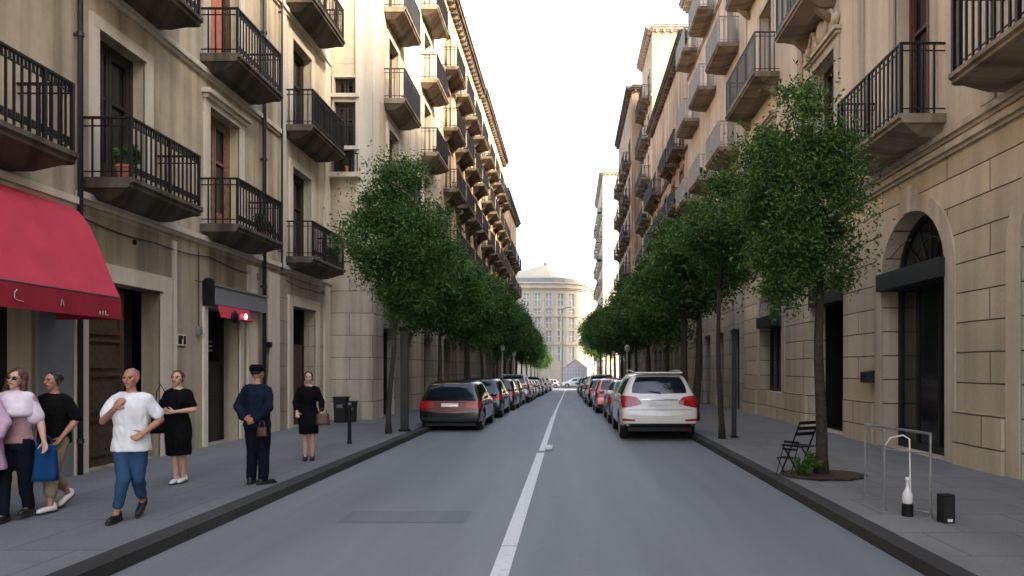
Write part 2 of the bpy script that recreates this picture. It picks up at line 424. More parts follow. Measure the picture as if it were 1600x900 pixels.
def french(F, a, b, c, d, parent, wood, glass, rev=.3, name='balcony_door', shut=0.0, curtain=False):
    """two leaves, recessed; glass panes are a sub-part"""
    mb = MB(); D = -rev + .02; f = .09
    mid = (a + b) / 2
    F.box(mb, a, a + f, c, d, D, D + .07); F.box(mb, b - f, b, c, d, D, D + .07); F.box(mb, a + f, b - f, d - f, d, D, D + .07)
    for (l, r_) in ((a + f, mid - .01), (mid + .01, b - f)):
        F.box(mb, l, l + .07, c, d - f, D - .01, D + .05); F.box(mb, r_ - .07, r_, c, d - f, D - .01, D + .05)
        for v0, v1 in ((c, c + .5 if d - c > 1.8 else c + .1), (d - f - .1, d - f), (c + (d - c) * .62, c + (d - c) * .62 + .06)):
            F.box(mb, l + .07, r_ - .07, v0, v1, D - .005, D + .04)
    if shut > 0:      # louvred leaf folded over part of the opening
        s1 = a + (b - a) * shut
        F.box(mb, a + f + .01, s1, c + .02, d - f - .01, D + .055, D + .09)
        k = c + .1
        while k < d - .2:
            F.box(mb, a + f + .05, s1 - .04, k, k + .03, D + .09, D + .105); k += .075
    o = mb.build(name, wood, parent, F.root)
    g = MB(); F.quad(g, a + .02, b - .02, c, d, D - .02)
    g.build('pane', glass, o, F.root)
    if curtain:
        cu = MB(); n = 14; l, r_ = a + (b - a) * .08, a + (b - a) * .34
        pts = [(l + (r_ - l) * k / n, .02 * math.sin(k * 2.1)) for k in range(n + 1)]
        for k in range(n):
            cu.add([F.p(pts[k][0], c + .1, D + .03 + pts[k][1]), F.p(pts[k + 1][0], c + .1, D + .03 + pts[k + 1][1]), F.p(pts[k + 1][0], d - .1, D + .03 + pts[k + 1][1]), F.p(pts[k][0], d - .1, D + .03 + pts[k][1])], [(0, 1, 2, 3)])
        cu.build('curtain', M['curtain'], o, F.root)
    return o

def railing(F, mb, u0, u1, v, top, pr, sp=.13, th=.012, deco=True):
    P = F.p; h = top - v
    def bar(u, d, v0, v1, t): F.box(mb, u - t, u + t, v0, v1, d - t, d + t)
    F.box(mb, u0 - .02, u1 + .02, top - .035, top, pr - .03, pr + .025)
    F.box(mb, u0 - .02, u0 + .025, top - .0351, top - .0001, 0, pr - .03); F.box(mb, u1 - .025, u1 + .02, top - .0351, top - .0001, 0, pr - .03)
    for vv in (v + .09, top - .16):
        F.box(mb, u0, u1, vv, vv + .02, pr - .012, pr + .008)
        F.box(mb, u0 - .008, u0 + .012, vv, vv + .0199, 0, pr - .012); F.box(mb, u1 - .012, u1 + .008, vv, vv + .0199, 0, pr - .012)
    n = max(3, int((u1 - u0) / sp))
    for k in range(n + 1):
        u = u0 + (u1 - u0) * k / n
        t = th * (1.9 if k in (0, n) or k % 8 == 0 else 1)
        bar(u, pr, v, top - .02, t)
        if deco and k < n and sp < .16:
            uc = u + (u1 - u0) / n / 2
            F.box(mb, uc - .028, uc + .028, v + .11, v + .2, pr - .006, pr + .006)
            F.box(mb, uc - .02, uc + .02, top - .14, top - .05, pr - .006, pr + .006)
    m = max(2, int(pr / sp))
    for k in range(1, m):
        d = pr * k / m
        for u in (u0, u1): bar(u, d, v, top - .02, th)

def balcony(F, u0, u1, v, root, pr=.78, rail=1.0, slab=None, iron=None, sp=.13, th=.012, thick=.26, corb=True, deco=True, screen=False):
    mb = MB(); P = F.p
    prof = [(0, 0), (pr + .06, 0), (pr + .06, -.07), (pr + .01, -.10), (pr + .01, -.15), (pr - .04, -.17), (0, -.17)]
    e0, e1 = u0 - .05, u1 + .05; n = len(prof)
    pts0 = [P(e0, v + y, d) for d, y in prof]; pts1 = [P(e1, v + y, d) for d, y in prof]
    mb.add(pts0 + pts1, [tuple(range(n)), tuple(range(n, 2 * n))[::-1]] + [(i, i + n, (i + 1) % n + n, (i + 1) % n) for i in range(n)])
    q0, q1, w0, w1 = e0 + .06, e1 - .06, v - .172, v - thick - .06
    mb.hexa([P(q0 + .16, w1, 0), P(q1 - .16, w1, 0), P(q1 - .16, w1, pr * .45), P(q0 + .16, w1, pr * .45), P(q0, w0, 0), P(q1, w0, 0), P(q1, w0, pr - .06), P(q0, w0, pr - .06)])
    if corb:
        for uc in (u0 + .35, u1 - .35):
            q = [(0.0, -thick), (pr * .62, -thick * .88), (pr * .55, -thick - .06), (.12, -thick - .34), (0.0, -thick - .40)]
            mb.prism([P(uc - .09, v + y, d) for d, y in q], F.u * .18)
    o = mb.build('balcony', slab or M['slab'], root, F.root)
    r = MB(); railing(F, r, u0, u1, v, v + rail, pr, sp, th, deco)
    r.build('railing', iron or M['iron'], o, F.root)
    if screen:
        sc_ = MB(); F.box(sc_, u0 + .04, u1 - .04, v + .03, v + rail - .1, pr - .045, pr - .035); F.box(sc_, u1 - .045, u1 - .035, v + .03, v + rail - .1, .05, pr - .05)
        sc_.build('privacy_screen', M['screen'], o, F.root)
    return o

def cornice(F, mb, u0, u1, v, pr=.5, sc=1.0):
    for (a, b, d) in ((0, .12, pr * .3), (.12, .26, pr * .6), (.262, .40, pr * .85), (.402, .5, pr)):
        F.box(mb, u0, u1, v + a * sc, v + b * sc - .002, -.05, d)
    k = u0 + .3
    while k < u1 - .3:
        F.box(mb, k, k + .16, v - .10 * sc, v + .25 * sc, -.02, pr * .55); k += .62

class Building:
    def __init__(s, label, side, X0, Y0, Y1, top, vg=4.4, mat=None, gmat=None, trim=None, name='apartment_building', deep=11, base=-2.5):
        s.side = side; s.X0 = X0; s.Y0 = Y0; s.Y1 = Y1; s.top = top; s.vg = vg; s.mat = mat; s.gmat = gmat; s.trim = trim; s.base = base
        sg = 1 if side == 'L' else -1
        s.sg = sg; s.deep = deep
        s.root = thing(name, label, 'building', (X0 - sg * .0, (Y0 + Y1) / 2, gz(Y0) + .12))
        s.F = Facade(s.root, (X0, 0, 0), (0, 1, 0), (sg, 0, 0))
        s.S = Facade(s.root, (0, Y0, 0), (1, 0, 0), (0, -1, 0))
        s.ops = []; s.sops = []; s.rev = .3
    def door(s, a, b, c, d, wood='wood_brown', shut=0, balc=None, hood=False, frame=True, arch=False, curtain=False, name='balcony_door', sill=False, glass='glass', w=.2, **kw):
        s.ops.append((a, b, c, d, arch))
        o = french(s.F, a, b, c, d, s.root, M[wood], M[glass], s.rev, name=name, shut=shut, curtain=curtain)
        if frame: surround(s.F, a, b, c, d, s.trim, o, hood=hood, sill=sill, w=w)
        if balc: balcony(s.F, balc[0], balc[1], c, s.root, **kw)
        return o
    def finish(s, cor=True, course=None):
        F = s.F; sg = s.sg; xb = s.X0 - sg * s.deep
        mb = MB(); wall(F, mb, s.Y0, s.Y1, s.vg, s.top, s.ops, s.rev)
        xs = sorted((s.X0, xb))
        wall(s.S, mb, xs[0], xs[1], s.vg, s.top, s.sops, .2)
        mb.add([(xs[0], s.Y1, s.vg), (xs[1], s.Y1, s.vg), (xs[1], s.Y1, s.top), (xs[0], s.Y1, s.top)], [(0, 1, 2, 3)])
        mb.add([(xb, s.Y0, s.base), (xb, s.Y1, s.base), (xb, s.Y1, s.top), (xb, s.Y0, s.top)], [(0, 1, 2, 3)])
        mb.build('wall', s.mat, s.root, s.root)
        mb = MB(); wall(F, mb, s.Y0, s.Y1, s.base, s.vg, s.ops, s.rev + .05)
        wall(s.S, mb, xs[0], xs[1], s.base, s.vg, s.sops, .2)
        mb.add([(xs[0], s.Y1, s.base), (xs[1], s.Y1, s.base), (xs[1], s.Y1, s.vg), (xs[0], s.Y1, s.vg)], [(0, 1, 2, 3)])
        mb.build('ground_floor_wall', s.gmat, s.root, s.root)
        mb = MB()
        F.box(mb, s.Y0 + .001, s.Y1 - .001, s.top + .01, s.top + .12, -s.deep, -.06)
        mb.build('roof', M['roof'], s.root, s.root)
        if cor:
            mb = MB(); cornice(F, mb, s.Y0 + .002, s.Y1 - .002, s.top - .45, .55)
            sx = Facade(s.root, (0, s.Y0, 0), (1, 0, 0), (0, -1, 0))
            if s.Y0 > 20: cornice(sx, mb, xs[0], xs[1], s.top - .45, .4)
            mb.build('cornice', s.trim, s.root, s.root)
        for v in (course or ()):
            mb = MB()
            F.box(mb, s.Y0 + .002, s.Y1 - .002, v, v + .0705, -.02, .055); F.box(mb, s.Y0 + .002, s.Y1 - .002, v + .07, v + .18, -.021, .11)
            mb.build('string_course', s.trim, s.root, s.root)

def strips(F, name, mat, boxes):
    for b in boxes:
        mb = MB(); F.box(mb, *b); mb.build(name, mat, F.root, F.root)

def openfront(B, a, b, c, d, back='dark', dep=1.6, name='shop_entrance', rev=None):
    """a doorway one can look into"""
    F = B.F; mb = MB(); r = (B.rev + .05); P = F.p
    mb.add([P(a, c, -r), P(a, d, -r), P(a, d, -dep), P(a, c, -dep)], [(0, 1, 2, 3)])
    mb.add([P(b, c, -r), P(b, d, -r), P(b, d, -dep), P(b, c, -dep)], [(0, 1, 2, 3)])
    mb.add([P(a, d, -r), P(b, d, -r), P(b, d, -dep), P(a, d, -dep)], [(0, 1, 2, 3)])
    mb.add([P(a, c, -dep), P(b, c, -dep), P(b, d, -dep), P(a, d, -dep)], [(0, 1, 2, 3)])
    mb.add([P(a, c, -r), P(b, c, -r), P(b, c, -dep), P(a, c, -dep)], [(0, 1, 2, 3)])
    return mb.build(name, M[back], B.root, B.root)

def shopfront(B, a, b, c, d, arch=False, mat='steel_dark', transom=None):
    F = B.F; D = -B.rev - .05 + .03; mb = MB(); f = .07
    top = d - (b - a) / 2 if arch else d
    F.box(mb, a, a + f, c, top, D, D + .06); F.box(mb, b - f, b, c, top, D, D + .06)
    for q in (.36, .70): F.box(mb, a + (b - a) * q - .03, a + (b - a) * q + .03, c, transom or top, D, D + .05)
    if not arch: F.box(mb, a + f, b - f, top - .09, top, D, D + .06)
    F.box(mb, a + f, b - f, c, c + .14, D, D + .055)
    if arch:
        pts = arc_pts(a, b, top)
        for k in range(len(pts) - 1):
            (u0, v0), (u1, v1) = pts[k], pts[k + 1]; cu = (a + b) / 2; s = .93
            q = [(u0, v0), (u1, v1), (cu + (u1 - cu) * s, top + (v1 - top) * s), (cu + (u0 - cu) * s, top + (v0 - top) * s)]
            mb.prism([F.p(*z, D) for z in q], F.n * .06)
        for ang in (40, 65, 90, 115, 140):
            R = (b - a) / 2; ca, sa = math.cos(math.radians(ang)), math.sin(math.radians(ang)); cu = (a + b) / 2
            mb.tube([F.p(cu + .28 * ca, top + .28 * sa, D + .03), F.p(cu + R * .95 * ca, top + R * .95 * sa, D + .03)], .014, 6)
        mb.tube([F.p(cu + .28 * math.cos(t * PI / 10), top + .28 * math.sin(t * PI / 10), D + .03) for t in range(11)], .016, 6)
        mb.tube([F.p(cu + .8 * math.cos(t * PI / 14), top + .8 * math.sin(t * PI / 14), D + .03) for t in range(15)], .010, 6)
    o = mb.build('shop_front', M[mat], B.root, B.root)
    g = MB()
    if arch:
        pts = arc_pts(a, b, top); g.add([F.p(u, v, D + .005) for u, v in pts], [tuple(range(len(pts)))])
    F.quad(g, a, b, c, top, D + .004)
    g.build('pane', M['glass'], o, B.root)
    if transom:
        t = MB(); F.box(t, a - .02, b + .02, transom, transom + .36, D + .02, .14); t.build('shop_sign', M['steel_dark'], B.root, B.root)
    return o

# ---- A : nearest building on the left
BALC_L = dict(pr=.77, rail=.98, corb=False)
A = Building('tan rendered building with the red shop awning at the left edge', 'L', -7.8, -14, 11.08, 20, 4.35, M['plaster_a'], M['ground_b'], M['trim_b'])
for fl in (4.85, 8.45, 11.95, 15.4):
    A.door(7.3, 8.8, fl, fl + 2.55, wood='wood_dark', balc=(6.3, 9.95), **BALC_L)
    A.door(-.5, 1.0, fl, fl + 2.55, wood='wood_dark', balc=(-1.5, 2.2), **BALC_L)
A.ops.append((7.2, 10.2, .12, 3.3, False)); A.ops.append((1.5, 5.5, .12, 3.3, False))
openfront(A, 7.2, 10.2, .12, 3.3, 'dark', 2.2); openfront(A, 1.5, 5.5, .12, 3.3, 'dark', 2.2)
mb = MB(); A.F.box(mb, 7.4, 8.9, 2.0, 2.25, -1.9, -1.85); A.F.box(mb, 7.4, 8.9, 1.1, 1.6, -1.9, -1.6)
mb.build('shop_shelf', M['darkred'], A.root, A.root)
mb = MB(); A.F.box(mb, 10.28, 11.0, .12, 3.35, -.02, .05); mb.build('pilaster', M['sign_grey'], A.root, A.root)
A.finish(course=(4.30, 11.5))

# ---- B
B = Building('cream stained building with two bays of black iron balconies on the left', 'L', -7.8, 11.1, 18.9, 20, 4.35, M['plaster_b'], M['ground_b'], M['trim_b'])
for k, fl in enumerate((4.85, 8.45, 11.95, 15.4)):
    B.door(11.62, 12.92, fl, fl + 2.55, wood='wood_dark', shut=.35 if k == 0 else 0, balc=(11.28, 13.35), hood=False, **BALC_L)
    o = B.door(15.2, 16.6, fl, fl + 2.6, wood='wood_tan' if k == 0 else 'wood_brown', balc=(14.9, 17.1), hood=True, **BALC_L)
    if k == 1:
        mb = MB(); B.F.box(mb, 15.22, 15.9, fl, fl + 1.9, -.12, -.06); q = mb.build('shutter', M['terracotta'], o, B.root); q['label'] = 'terracotta red shutter leaf'
B.ops += [(11.32, 13.4, .12, 3.25, False), (15.1, 16.6, .12, 3.1, False)]
# wooden gate, panels
mb = MB(); F = B.F; D = -.33
F.box(mb, 11.32, 12.75, .12, 3.2, D, D + .06)
for v0, v1 in ((.3, .95), (1.05, 1.7), (1.8, 2.3), (2.38, 3.1)):
    F.box(mb, 11.42, 12.62, v0, v0 + .05, D + .06, D + .1); F.box(mb, 11.42, 12.62, v1 - .05, v1, D + .06, D + .1)
    F.box(mb, 11.42, 11.47, v0 + .05, v1 - .05, D + .06, D + .1); F.box(mb, 12.57, 12.62, v0 + .05, v1 - .05, D + .06, D + .1)
g = mb.build('gate_door', M['wood_brown'], B.root, B.root)
mb = MB(); mb.lathe([(.012, 0), (.035, .02), (.035, .05), (.01, .07)], F.p(12.55, 1.15, D + .1), 12, 'x'); mb.build('handle', M['steel'], g, B.root)
mb = MB(); F.box(mb, 12.75, 13.4, .12, 3.25, D - .25, D - .2); mb.build('dark_door_leaf', M['dark'], B.root, B.root)
surround(F, 11.32, 13.4, .12, 3.25, M['trim_b'], g, w=.30, pr=.07, sill=False)
# small shop
o = openfront(B, 15.1, 16.6, .12, 3.1, 'dark', 1.2)
mb = MB(); k = .9
F.box(mb, 15.14, 16.5, .12, 1.95, -.44, -.40)
while k < 1.9: F.box(mb, 15.16, 16.48, k, k + .03, -.40, -.385); k += .09
o = mb.build('shop_door', M['steel_dark'], B.root, B.root)
mb = MB()
for k in (2.18, 2.28, 2.38): F.box(mb, 15.16, 16.1, k, k + .035, -.40, -.37)
mb.build('roller_shutter_slat', M['steel'], o, B.root)
surround(F, 15.1, 16.6, .12, 3.1, M['trim_b'], o, w=.16, pr=.05, sill=False)
strips(F, 'pilaster', M['trim_b'], [(17.0, 17.5, .12, 4.3, -.01, .05), (13.80, 13.92, .12, 4.3, -.01, .04), (18.2, 18.85, .12, 4.3, -.01, .04)])
mb = MB(); F.box(mb, 13.95, 14.28, 2.25, 2.48, -.01, .03); pl = mb.build('number_plaque', M['trim_b'], B.root, B.root)
mb = MB(); F.box(mb, 13.98, 14.10, 2.28, 2.45, .03, .036); F.box(mb, 14.17, 14.25, 2.28, 2.45, .03, .036); F.box(mb, 14.10, 14.14, 2.38, 2.45, .03, .035)
mb.build('plaque_marking', M['iron'], pl, B.root)
mb = MB(); mb.lathe([(.001, 0), (.05, .005), (.05, .03), (.001, .05)], F.p(12.6, 4.05, 0), 12, 'x'); mb.build('wall_vent', M['iron'], B.root, B.root)
B.finish(course=(4.42, 8.0, 11.5))

# ---- C
C_ = Building('narrow cream building with stone blocks beside the black drainpipe', 'L', -7.8, 18.92, 22.85, 20, 4.35, M['plaster_c'], M['ashlar_c'], M['trim_b'])
for k, fl in enumerate((4.85, 8.45, 11.95, 15.4)):
    C_.door(19.75, 21.2, fl, fl + 2.6, wood='wood_dark', balc=(19.25, 21.85), sp=.12, screen=(k == 1), **BALC_L)
C_.ops.append((19.75, 21.6, .12, 3.55, False))
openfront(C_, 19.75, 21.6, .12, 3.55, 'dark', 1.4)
mb = MB(); C_.F.box(mb, 20.6, 21.55, .12, 2.5, -.42, -.38); C_.F.box(mb, 20.7, 21.45, .4, 1.2, -.38, -.36); C_.F.box(mb, 20.7, 21.45, 1.4, 2.3, -.38, -.36)
o = mb.build('entrance_door', M['wood_brown'], C_.root, C_.root)
surround(C_.F, 19.75, 21.6, .12, 3.55, M['trim_b'], o, w=.28, pr=.05, sill=False)
strips(C_.F, 'pilaster', M['trim_b'], [(18.95, 19.25, 4.4, 19.4, -.01, .06), (22.3, 22.8, .1, 19.4, -.01, .06)])
C_.finish(course=(4.42, 11.5))

# drain pipes: things on the wall
def drainpipe(label, x, y, z0, z1, r=.05, sg=1):
    t = thing('drainpipe', label, 'drainpipe', (x, y, z0), group='drainpipes on the facades')
    mb = MB(); mb.tube([(0, 0, 0), (0, 0, z1 - z0)], r, 10); mb.build('pipe', M['pipe'], t, smooth=True)
    k = .5
    while k < z1 - z0:
        mb = MB(); mb.tube([(0, 0, k), (0, 0, k + .06)], r * 1.4, 10); mb.box(-sg * .1 - .01, .01 - sg * .03, -.02, .02, k + .01, k + .05); mb.build('bracket', M['pipe'], t); k += 3.2
drainpipe('black drainpipe between the grey shop sign and the narrow cream building', -7.68, 17.72, .12, 19.5)
drainpipe('thin black drainpipe beside the red awning', -7.70, 11.08, .12, 19.5, .04)
drainpipe('slim dark drainpipe near the stone pilaster over the far left balconies', -7.7, 18.85, 4.4, 19.5, .025)

def cable(label, pts, r=.012):
    t = thing('facade_cable', label, 'cable', pts[0], group=None)
    mb = MB(); path = []
    for i in range(len(pts) - 1):
        a, b = Vector(pts[i]), Vector(pts[i + 1])
        for k in range(8):
            q = k / 8; path.append(a.lerp(b, q) - Vector((0, 0, .05 * math.sin(q * PI) if abs(a.y - b.y) > .5 else 0)))
    path.append(Vector(pts[-1])); mb.tube(path, r, 6); mb.build('wire', M['pipe'], t, t)
    mb = MB(); p = Vector(pts[-1]); mb.box(p.x - .05, p.x + .05, p.y - .06, p.y + .06, p.z - .1, p.z + .06); mb.build('junction_box', M['sign_grey'], t, t)
cable('black cable sagging along the wall over the wooden gate', [(-7.77, 11.2, 4.2), (-7.77, 13.2, 4.15), (-7.77, 15.2, 4.2), (-7.77, 17.5, 4.1)])
cable('thin cable running down beside the number plaque', [(-7.77, 14.75, 4.25), (-7.77, 14.75, 2.6)], .009)
cable('thin cable along the narrow cream building above its door', [(-7.77, 19.3, 4.2), (-7.77, 21.4, 4.15), (-7.77, 22.2, 4.2)], .010)
# ---- D : protruding pale building with a rusticated base
D_ = Building('pale smooth building standing forward on a grey stone base behind the first left tree', 'L', -6.4, 22.9, 35, 22, 4.7, M['plaster_d'], M['ashlar_d'], M['trim_b'])
BD = dict(pr=.7, rail=1.05, sp=.14, th=.012, deco=False, corb=False)
for fi, fl in enumerate((4.8, 7.9, 11.1, 14.25, 17.4)):
    for bi, (b0, b1) in enumerate(((24.3, 26.8), (30.3, 32.9))):
        D_.door(b0 + .5, b1 - .6, fl, fl + 2.35, wood='shutter_grey' if bi else 'wood_brown', shut=.5 if fi % 2 else 0, balc=(b0, b1), screen=(fi + bi) % 3 != 1, iron=M['iron_grey'] if bi == 0 else M['iron'], slab=M['slab_g'], **BD)
for a in (24.2, 27.6, 31.0):
    D_.ops.append((a, a + 1.5, .0, 3.2, False)); shopfront(D_, a, a + 1.5, .0, 3.2)
for v0, v1 in ((10.7, 11.25), (9.0, 10.45)):
    D_.sops.append((-7.65, -6.95, v0, v1, False))
    o = french(D_.S, -7.65, -6.95, v0, v1, D_.root, M['wood_dark'], M['glass'], .2, name='window')
    surround(D_.S, -7.65, -6.95, v0, v1, M['trim_b'], o, w=.07, pr=.03)
D_.sops.append((-7.7, -7.0, 8.2 - .02, 8.9, False)); french(D_.S, -7.7, -7.0, 8.18, 8.9, D_.root, M['wood_dark'], M['glass'], .2, name='window')
mb = MB(); D_.S.box(mb, -8.4, -6.75, 7.95, 8.1, -.02, .3); o = mb.build('ledge', M['trim_b'], D_.root, D_.root)
mb = MB()
for k in range(9): D_.S.box(mb, -7.9 + k * .13, -7.87 + k * .13, 8.1, 8.7, .2, .22)
D_.S.box(mb, -7.92, -6.8, 8.7, 8.73, .19, .23); mb.build('railing', M['iron'], o, D_.root)
mb = MB()
for v in (9.9,):
    for k in range(6): D_.S.box(mb, -7.72 + k * .14, -7.70 + k * .14, 8.98, 9.6, .12, .14)
    D_.S.box(mb, -7.74, -6.98, 9.6, 9.63, .11, .15)
mb.build('window_grille', M['iron'], D_.root, D_.root)
strips(D_.F, 'pilaster', M['trim_b'], [(22.95, 23.5, 4.9, 21.4, -.01, .05), (28.2, 28.9, 4.9, 21.4, -.01, .05)]); strips(D_.S, 'pilaster', M['trim_b'], [(-6.95, -6.42, 4.9, 21.4, -.01, .05)])
D_.finish(course=(4.55,))

def rowbuilding(label, side, X0, Y0, Y1, top, mats, fl, bays, gw, kw, cor=True, woods=('wood_brown',), ph=2.3, ddeep=11, skip=()):
    b = Building(label, side, X0, Y0, Y1, top, fl[0] - .15, M[mats[0]], M[mats[1]], M[mats[2]], deep=ddeep)
    n = 0
    for fi, f in enumerate(fl):
        for bi, c in enumerate(bays):
            n += 1
            has = (fi, bi) not in skip
            b.door(c - .6, c + .6, f, f + ph, wood=woods[n % len(woods)], shut=.5 if (n * 7) % 5 < 2 else 0, balc=(c - 1.3, c + 1.3) if has else None, hood=(fi == 0), sill=not has, glass='glass', **(dict(kw, screen=(n * 5) % 7 < 3) if has else kw))
    y = Y0 + .8; g = gz((Y0 + Y1) / 2)
    while y + gw[0] < Y1 - .4:
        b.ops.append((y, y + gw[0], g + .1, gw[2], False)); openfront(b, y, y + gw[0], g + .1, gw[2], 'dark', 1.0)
        y += gw[1]
    b.finish(cor, course=(fl[0] - .3, fl[-1] - .35))
    return b
K1 = dict(pr=.72, rail=1.0, sp=.17, th=.014, deco=False)
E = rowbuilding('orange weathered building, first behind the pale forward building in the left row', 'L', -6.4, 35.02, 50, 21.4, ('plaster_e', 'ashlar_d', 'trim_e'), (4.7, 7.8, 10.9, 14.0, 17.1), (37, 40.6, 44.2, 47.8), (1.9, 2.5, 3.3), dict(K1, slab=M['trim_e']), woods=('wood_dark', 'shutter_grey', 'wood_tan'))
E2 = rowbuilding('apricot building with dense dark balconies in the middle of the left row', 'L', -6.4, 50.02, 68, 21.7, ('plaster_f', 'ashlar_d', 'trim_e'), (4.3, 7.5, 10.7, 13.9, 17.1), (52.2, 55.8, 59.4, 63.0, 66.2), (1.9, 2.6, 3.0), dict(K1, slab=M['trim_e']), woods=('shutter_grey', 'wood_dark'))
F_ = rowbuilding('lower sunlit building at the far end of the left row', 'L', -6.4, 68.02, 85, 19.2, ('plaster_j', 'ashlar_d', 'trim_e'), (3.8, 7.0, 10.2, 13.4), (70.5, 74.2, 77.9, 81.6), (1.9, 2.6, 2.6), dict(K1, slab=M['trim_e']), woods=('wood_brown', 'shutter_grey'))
# ---- G : near right
G = Building('pink beige building with arched stone ground floor on the right', 'R', 6.8, -14, 27.4, 21.5, 5.62, M['plaster_g'], M['ashlar_g'], M['trim_g'])
G.rev = .38
KG = dict(pr=.8, rail=1.3, slab=M['slab_g'], sp=.17, th=.016, thick=.3, corb=False)
G.door(13.2, 14.7, 6.4, 10.0, wood='wood_red', balc=(12.75, 15.7), curtain=True, **KG)
G.door(8.2, 9.7, 6.4, 10.0, wood='wood_dark', balc=(6.6, 11.0), **KG)
G.door(3.2, 4.7, 6.4, 10.0, wood='wood_dark', balc=(2.2, 5.4), **KG)
G.door(18.0, 19.6, 6.4, 10.0, wood='wood_brown', hood=True, w=.3)
G.door(23.4, 25.0, 6.4, 10.0, wood='wood_brown', hood=True)
KG2 = dict(pr=.8, rail=1.3, slab=M['slab_g'], sp=.15, th=.012, iron=M['iron_grey'])
for fl in (11.4, 15.6):
    G.door(18.4, 19.8, fl, fl + 2.9, wood='wood_brown', balc=(17.9, 20.4), **KG2)
    G.door(23.6, 25.1, fl, fl + 2.9, wood='shutter_grey', shut=.5, balc=(22.8, 26.9), **KG2)
    G.door(13.2, 14.7, fl, fl + 2.9, wood='wood_red', balc=(12.75, 15.7), **KG2)
    G.door(8.2, 9.7, fl, fl + 2.9, wood='wood_dark', balc=(6.6, 11.0), **KG2)
for a, b in ((8.0, 10.6), (12.7, 15.3), (22.5, 25.1), (2.6, 5.2)):
    if a == 22.5:
        G.ops.append((a, b, 1.0, 4.9, True)); shopfront(G, a, b, 1.0, 4.9, True, transom=3.2)
    else:
        G.ops.append((a, b, .12, 4.9, True)); shopfront(G, a, b, .12, 4.9, True, transom=3.45 if a > 12 else None)
    # archivolt
    mb = MB(); sp = 3.6; n = 20; c = (a + b) / 2
    for k in range(n):
        q = []
        for (t, R) in ((k, 1.3), (k + 1, 1.3), (k + 1, 1.62), (k, 1.62)):
            q.append(G.F.p(c - R * math.cos(PI * t / n), sp + R * math.sin(PI * t / n), -.01))
        mb.prism(q, G.F.n * .05)
    G.F.box(mb, a - .32, a, (1.0 if a == 22.5 else .12), sp, -.01, .04); G.F.box(mb, b, b + .32, (1.0 if a == 22.5 else .12), sp, -.01, .04)
    mb.prism([G.F.p(c - .16, 4.88, -.01), G.F.p(c + .16, 4.88, -.01), G.F.p(c + .24, 5.4, -.01), G.F.p(c - .24, 5.4, -.01)], G.F.n * .11)
    mb.build('archivolt', M['trim_g'], G.root, G.root)
# shop fittings behind the arched door
G.ops.append((17.5, 19.9, .12, 4.1, False)); openfront(G, 17.5, 19.9, .12, 4.1, 'dark', 1.8)
mb = MB(); G.F.box(mb, 17.5, 19.9, 3.5, 4.1, -.3, .06); mb.build('shop_sign', M['steel_dark'], G.root, G.root)
strips(G.F, 'plinth', M['ashlar_g'], [(a, b, .1, 1.05, -.01, .09) for a, b in ((5.55, 7.65), (10.95, 12.35), (15.65, 17.3), (20.1, 22.1), (25.5, 27.38))])
strips(G.F, 'pilaster', M['trim_g'], [(a, b, 6.1, 20.9, -.01, .05) for a, b in ((20.5, 20.9), (16.2, 16.8), (11.2, 11.6), (26.95, 27.38))])
# relief over the tall window
strips(G.F, 'relief_panel', M['trim_g'], [(17.8 + k * 1.05, 18.7 + k * 1.05, 10.45, 11.0, .02, .06) for k in range(2)])
mb = MB(); P = G.F.p
for s in (-1, 1):
    pts = [P(18.8 + s * (.2 + .75 * t), 10.35 + .65 * math.sin(t * 2.6), .1) for t in [i / 10 for i in range(11)]]
    mb.tube(pts, [.09 - .05 * i / 10 for i in range(11)], 8)
    mb.ell(P(18.8 + s * 1.0, 10.65, .08), (.1, .16, .16))
mb.ell(P(18.8, 10.75, .08), (.12, .25, .3))
mb.build('carved_relief', M['trim_g'], G.root, G.root, smooth=True)
G.finish(course=(5.6, 5.86))
# ---- H
KH = dict(corb=False, pr=.8, rail=1.05, sp=.17, th=.02, slab=M['slab_g'], iron=M['iron_pale'], deco=False)
H = rowbuilding('rose cream building with pale balcony rails beyond the arched building', 'R', 6.8, 27.42, 40.4, 22.6, ('plaster_h', 'ashlar_h', 'trim_g'), (6.6, 10.7, 14.9, 18.6), (29.6, 34.0, 38.2), (1.7, 2.9, 3.4), KH, woods=('wood_brown', 'shutter_grey'))
I_ = rowbuilding('ochre stained building with heavy cornice in the right row', 'R', 6.8, 40.42, 58, 21.2, ('plaster_i', 'ashlar_h', 'trim_e'), (4.6, 8.0, 11.4, 14.8), (42.6, 46.2, 49.8, 53.4, 56.4), (1.8, 2.7, 3.2), dict(K1, slab=M['trim_e']), woods=('wood_dark', 'wood_tan'), skip=((1, 1), (3, 2)))
J = rowbuilding('tall sand coloured building rising above the ochre one in the right row', 'R', 6.8, 58.02, 66, 30, ('plaster_j', 'ashlar_h', 'trim_g'), (4.2, 7.6, 11.0, 14.4, 17.8, 21.2, 24.6), (60.4, 63.8), (1.8, 2.6, 2.8), dict(K1, slab=M['trim_e']), woods=('wood_brown', 'shutter_grey'), ddeep=14)
K_ = rowbuilding('dark stained building with brown balconies past the tall sand building', 'R', 6.0, 68, 86, 29, ('plaster_i', 'ashlar_h', 'trim_e'), (4.0, 7.6, 11.2, 14.8, 18.4, 22.0), (70.4, 74.4, 78.4, 82.4), (1.8, 2.6, 2.6), dict(K1, slab=M['trim_e']), woods=('wood_dark', 'shutter_grey'), ddeep=14)
L_ = rowbuilding('pale apartment tower last in the right row before the crossing', 'R', 5.2, 110, 133, 32.5, ('plaster_m', 'ashlar_h', 'trim_g'), (3.4, 7.2, 11.0, 14.8, 18.6, 22.4, 26.2), (113, 117.5, 122, 126.5, 130.5), (1.8, 2.8, 2.0), dict(K1, slab=M['trim_g']), woods=('wood_brown',), ddeep=16)

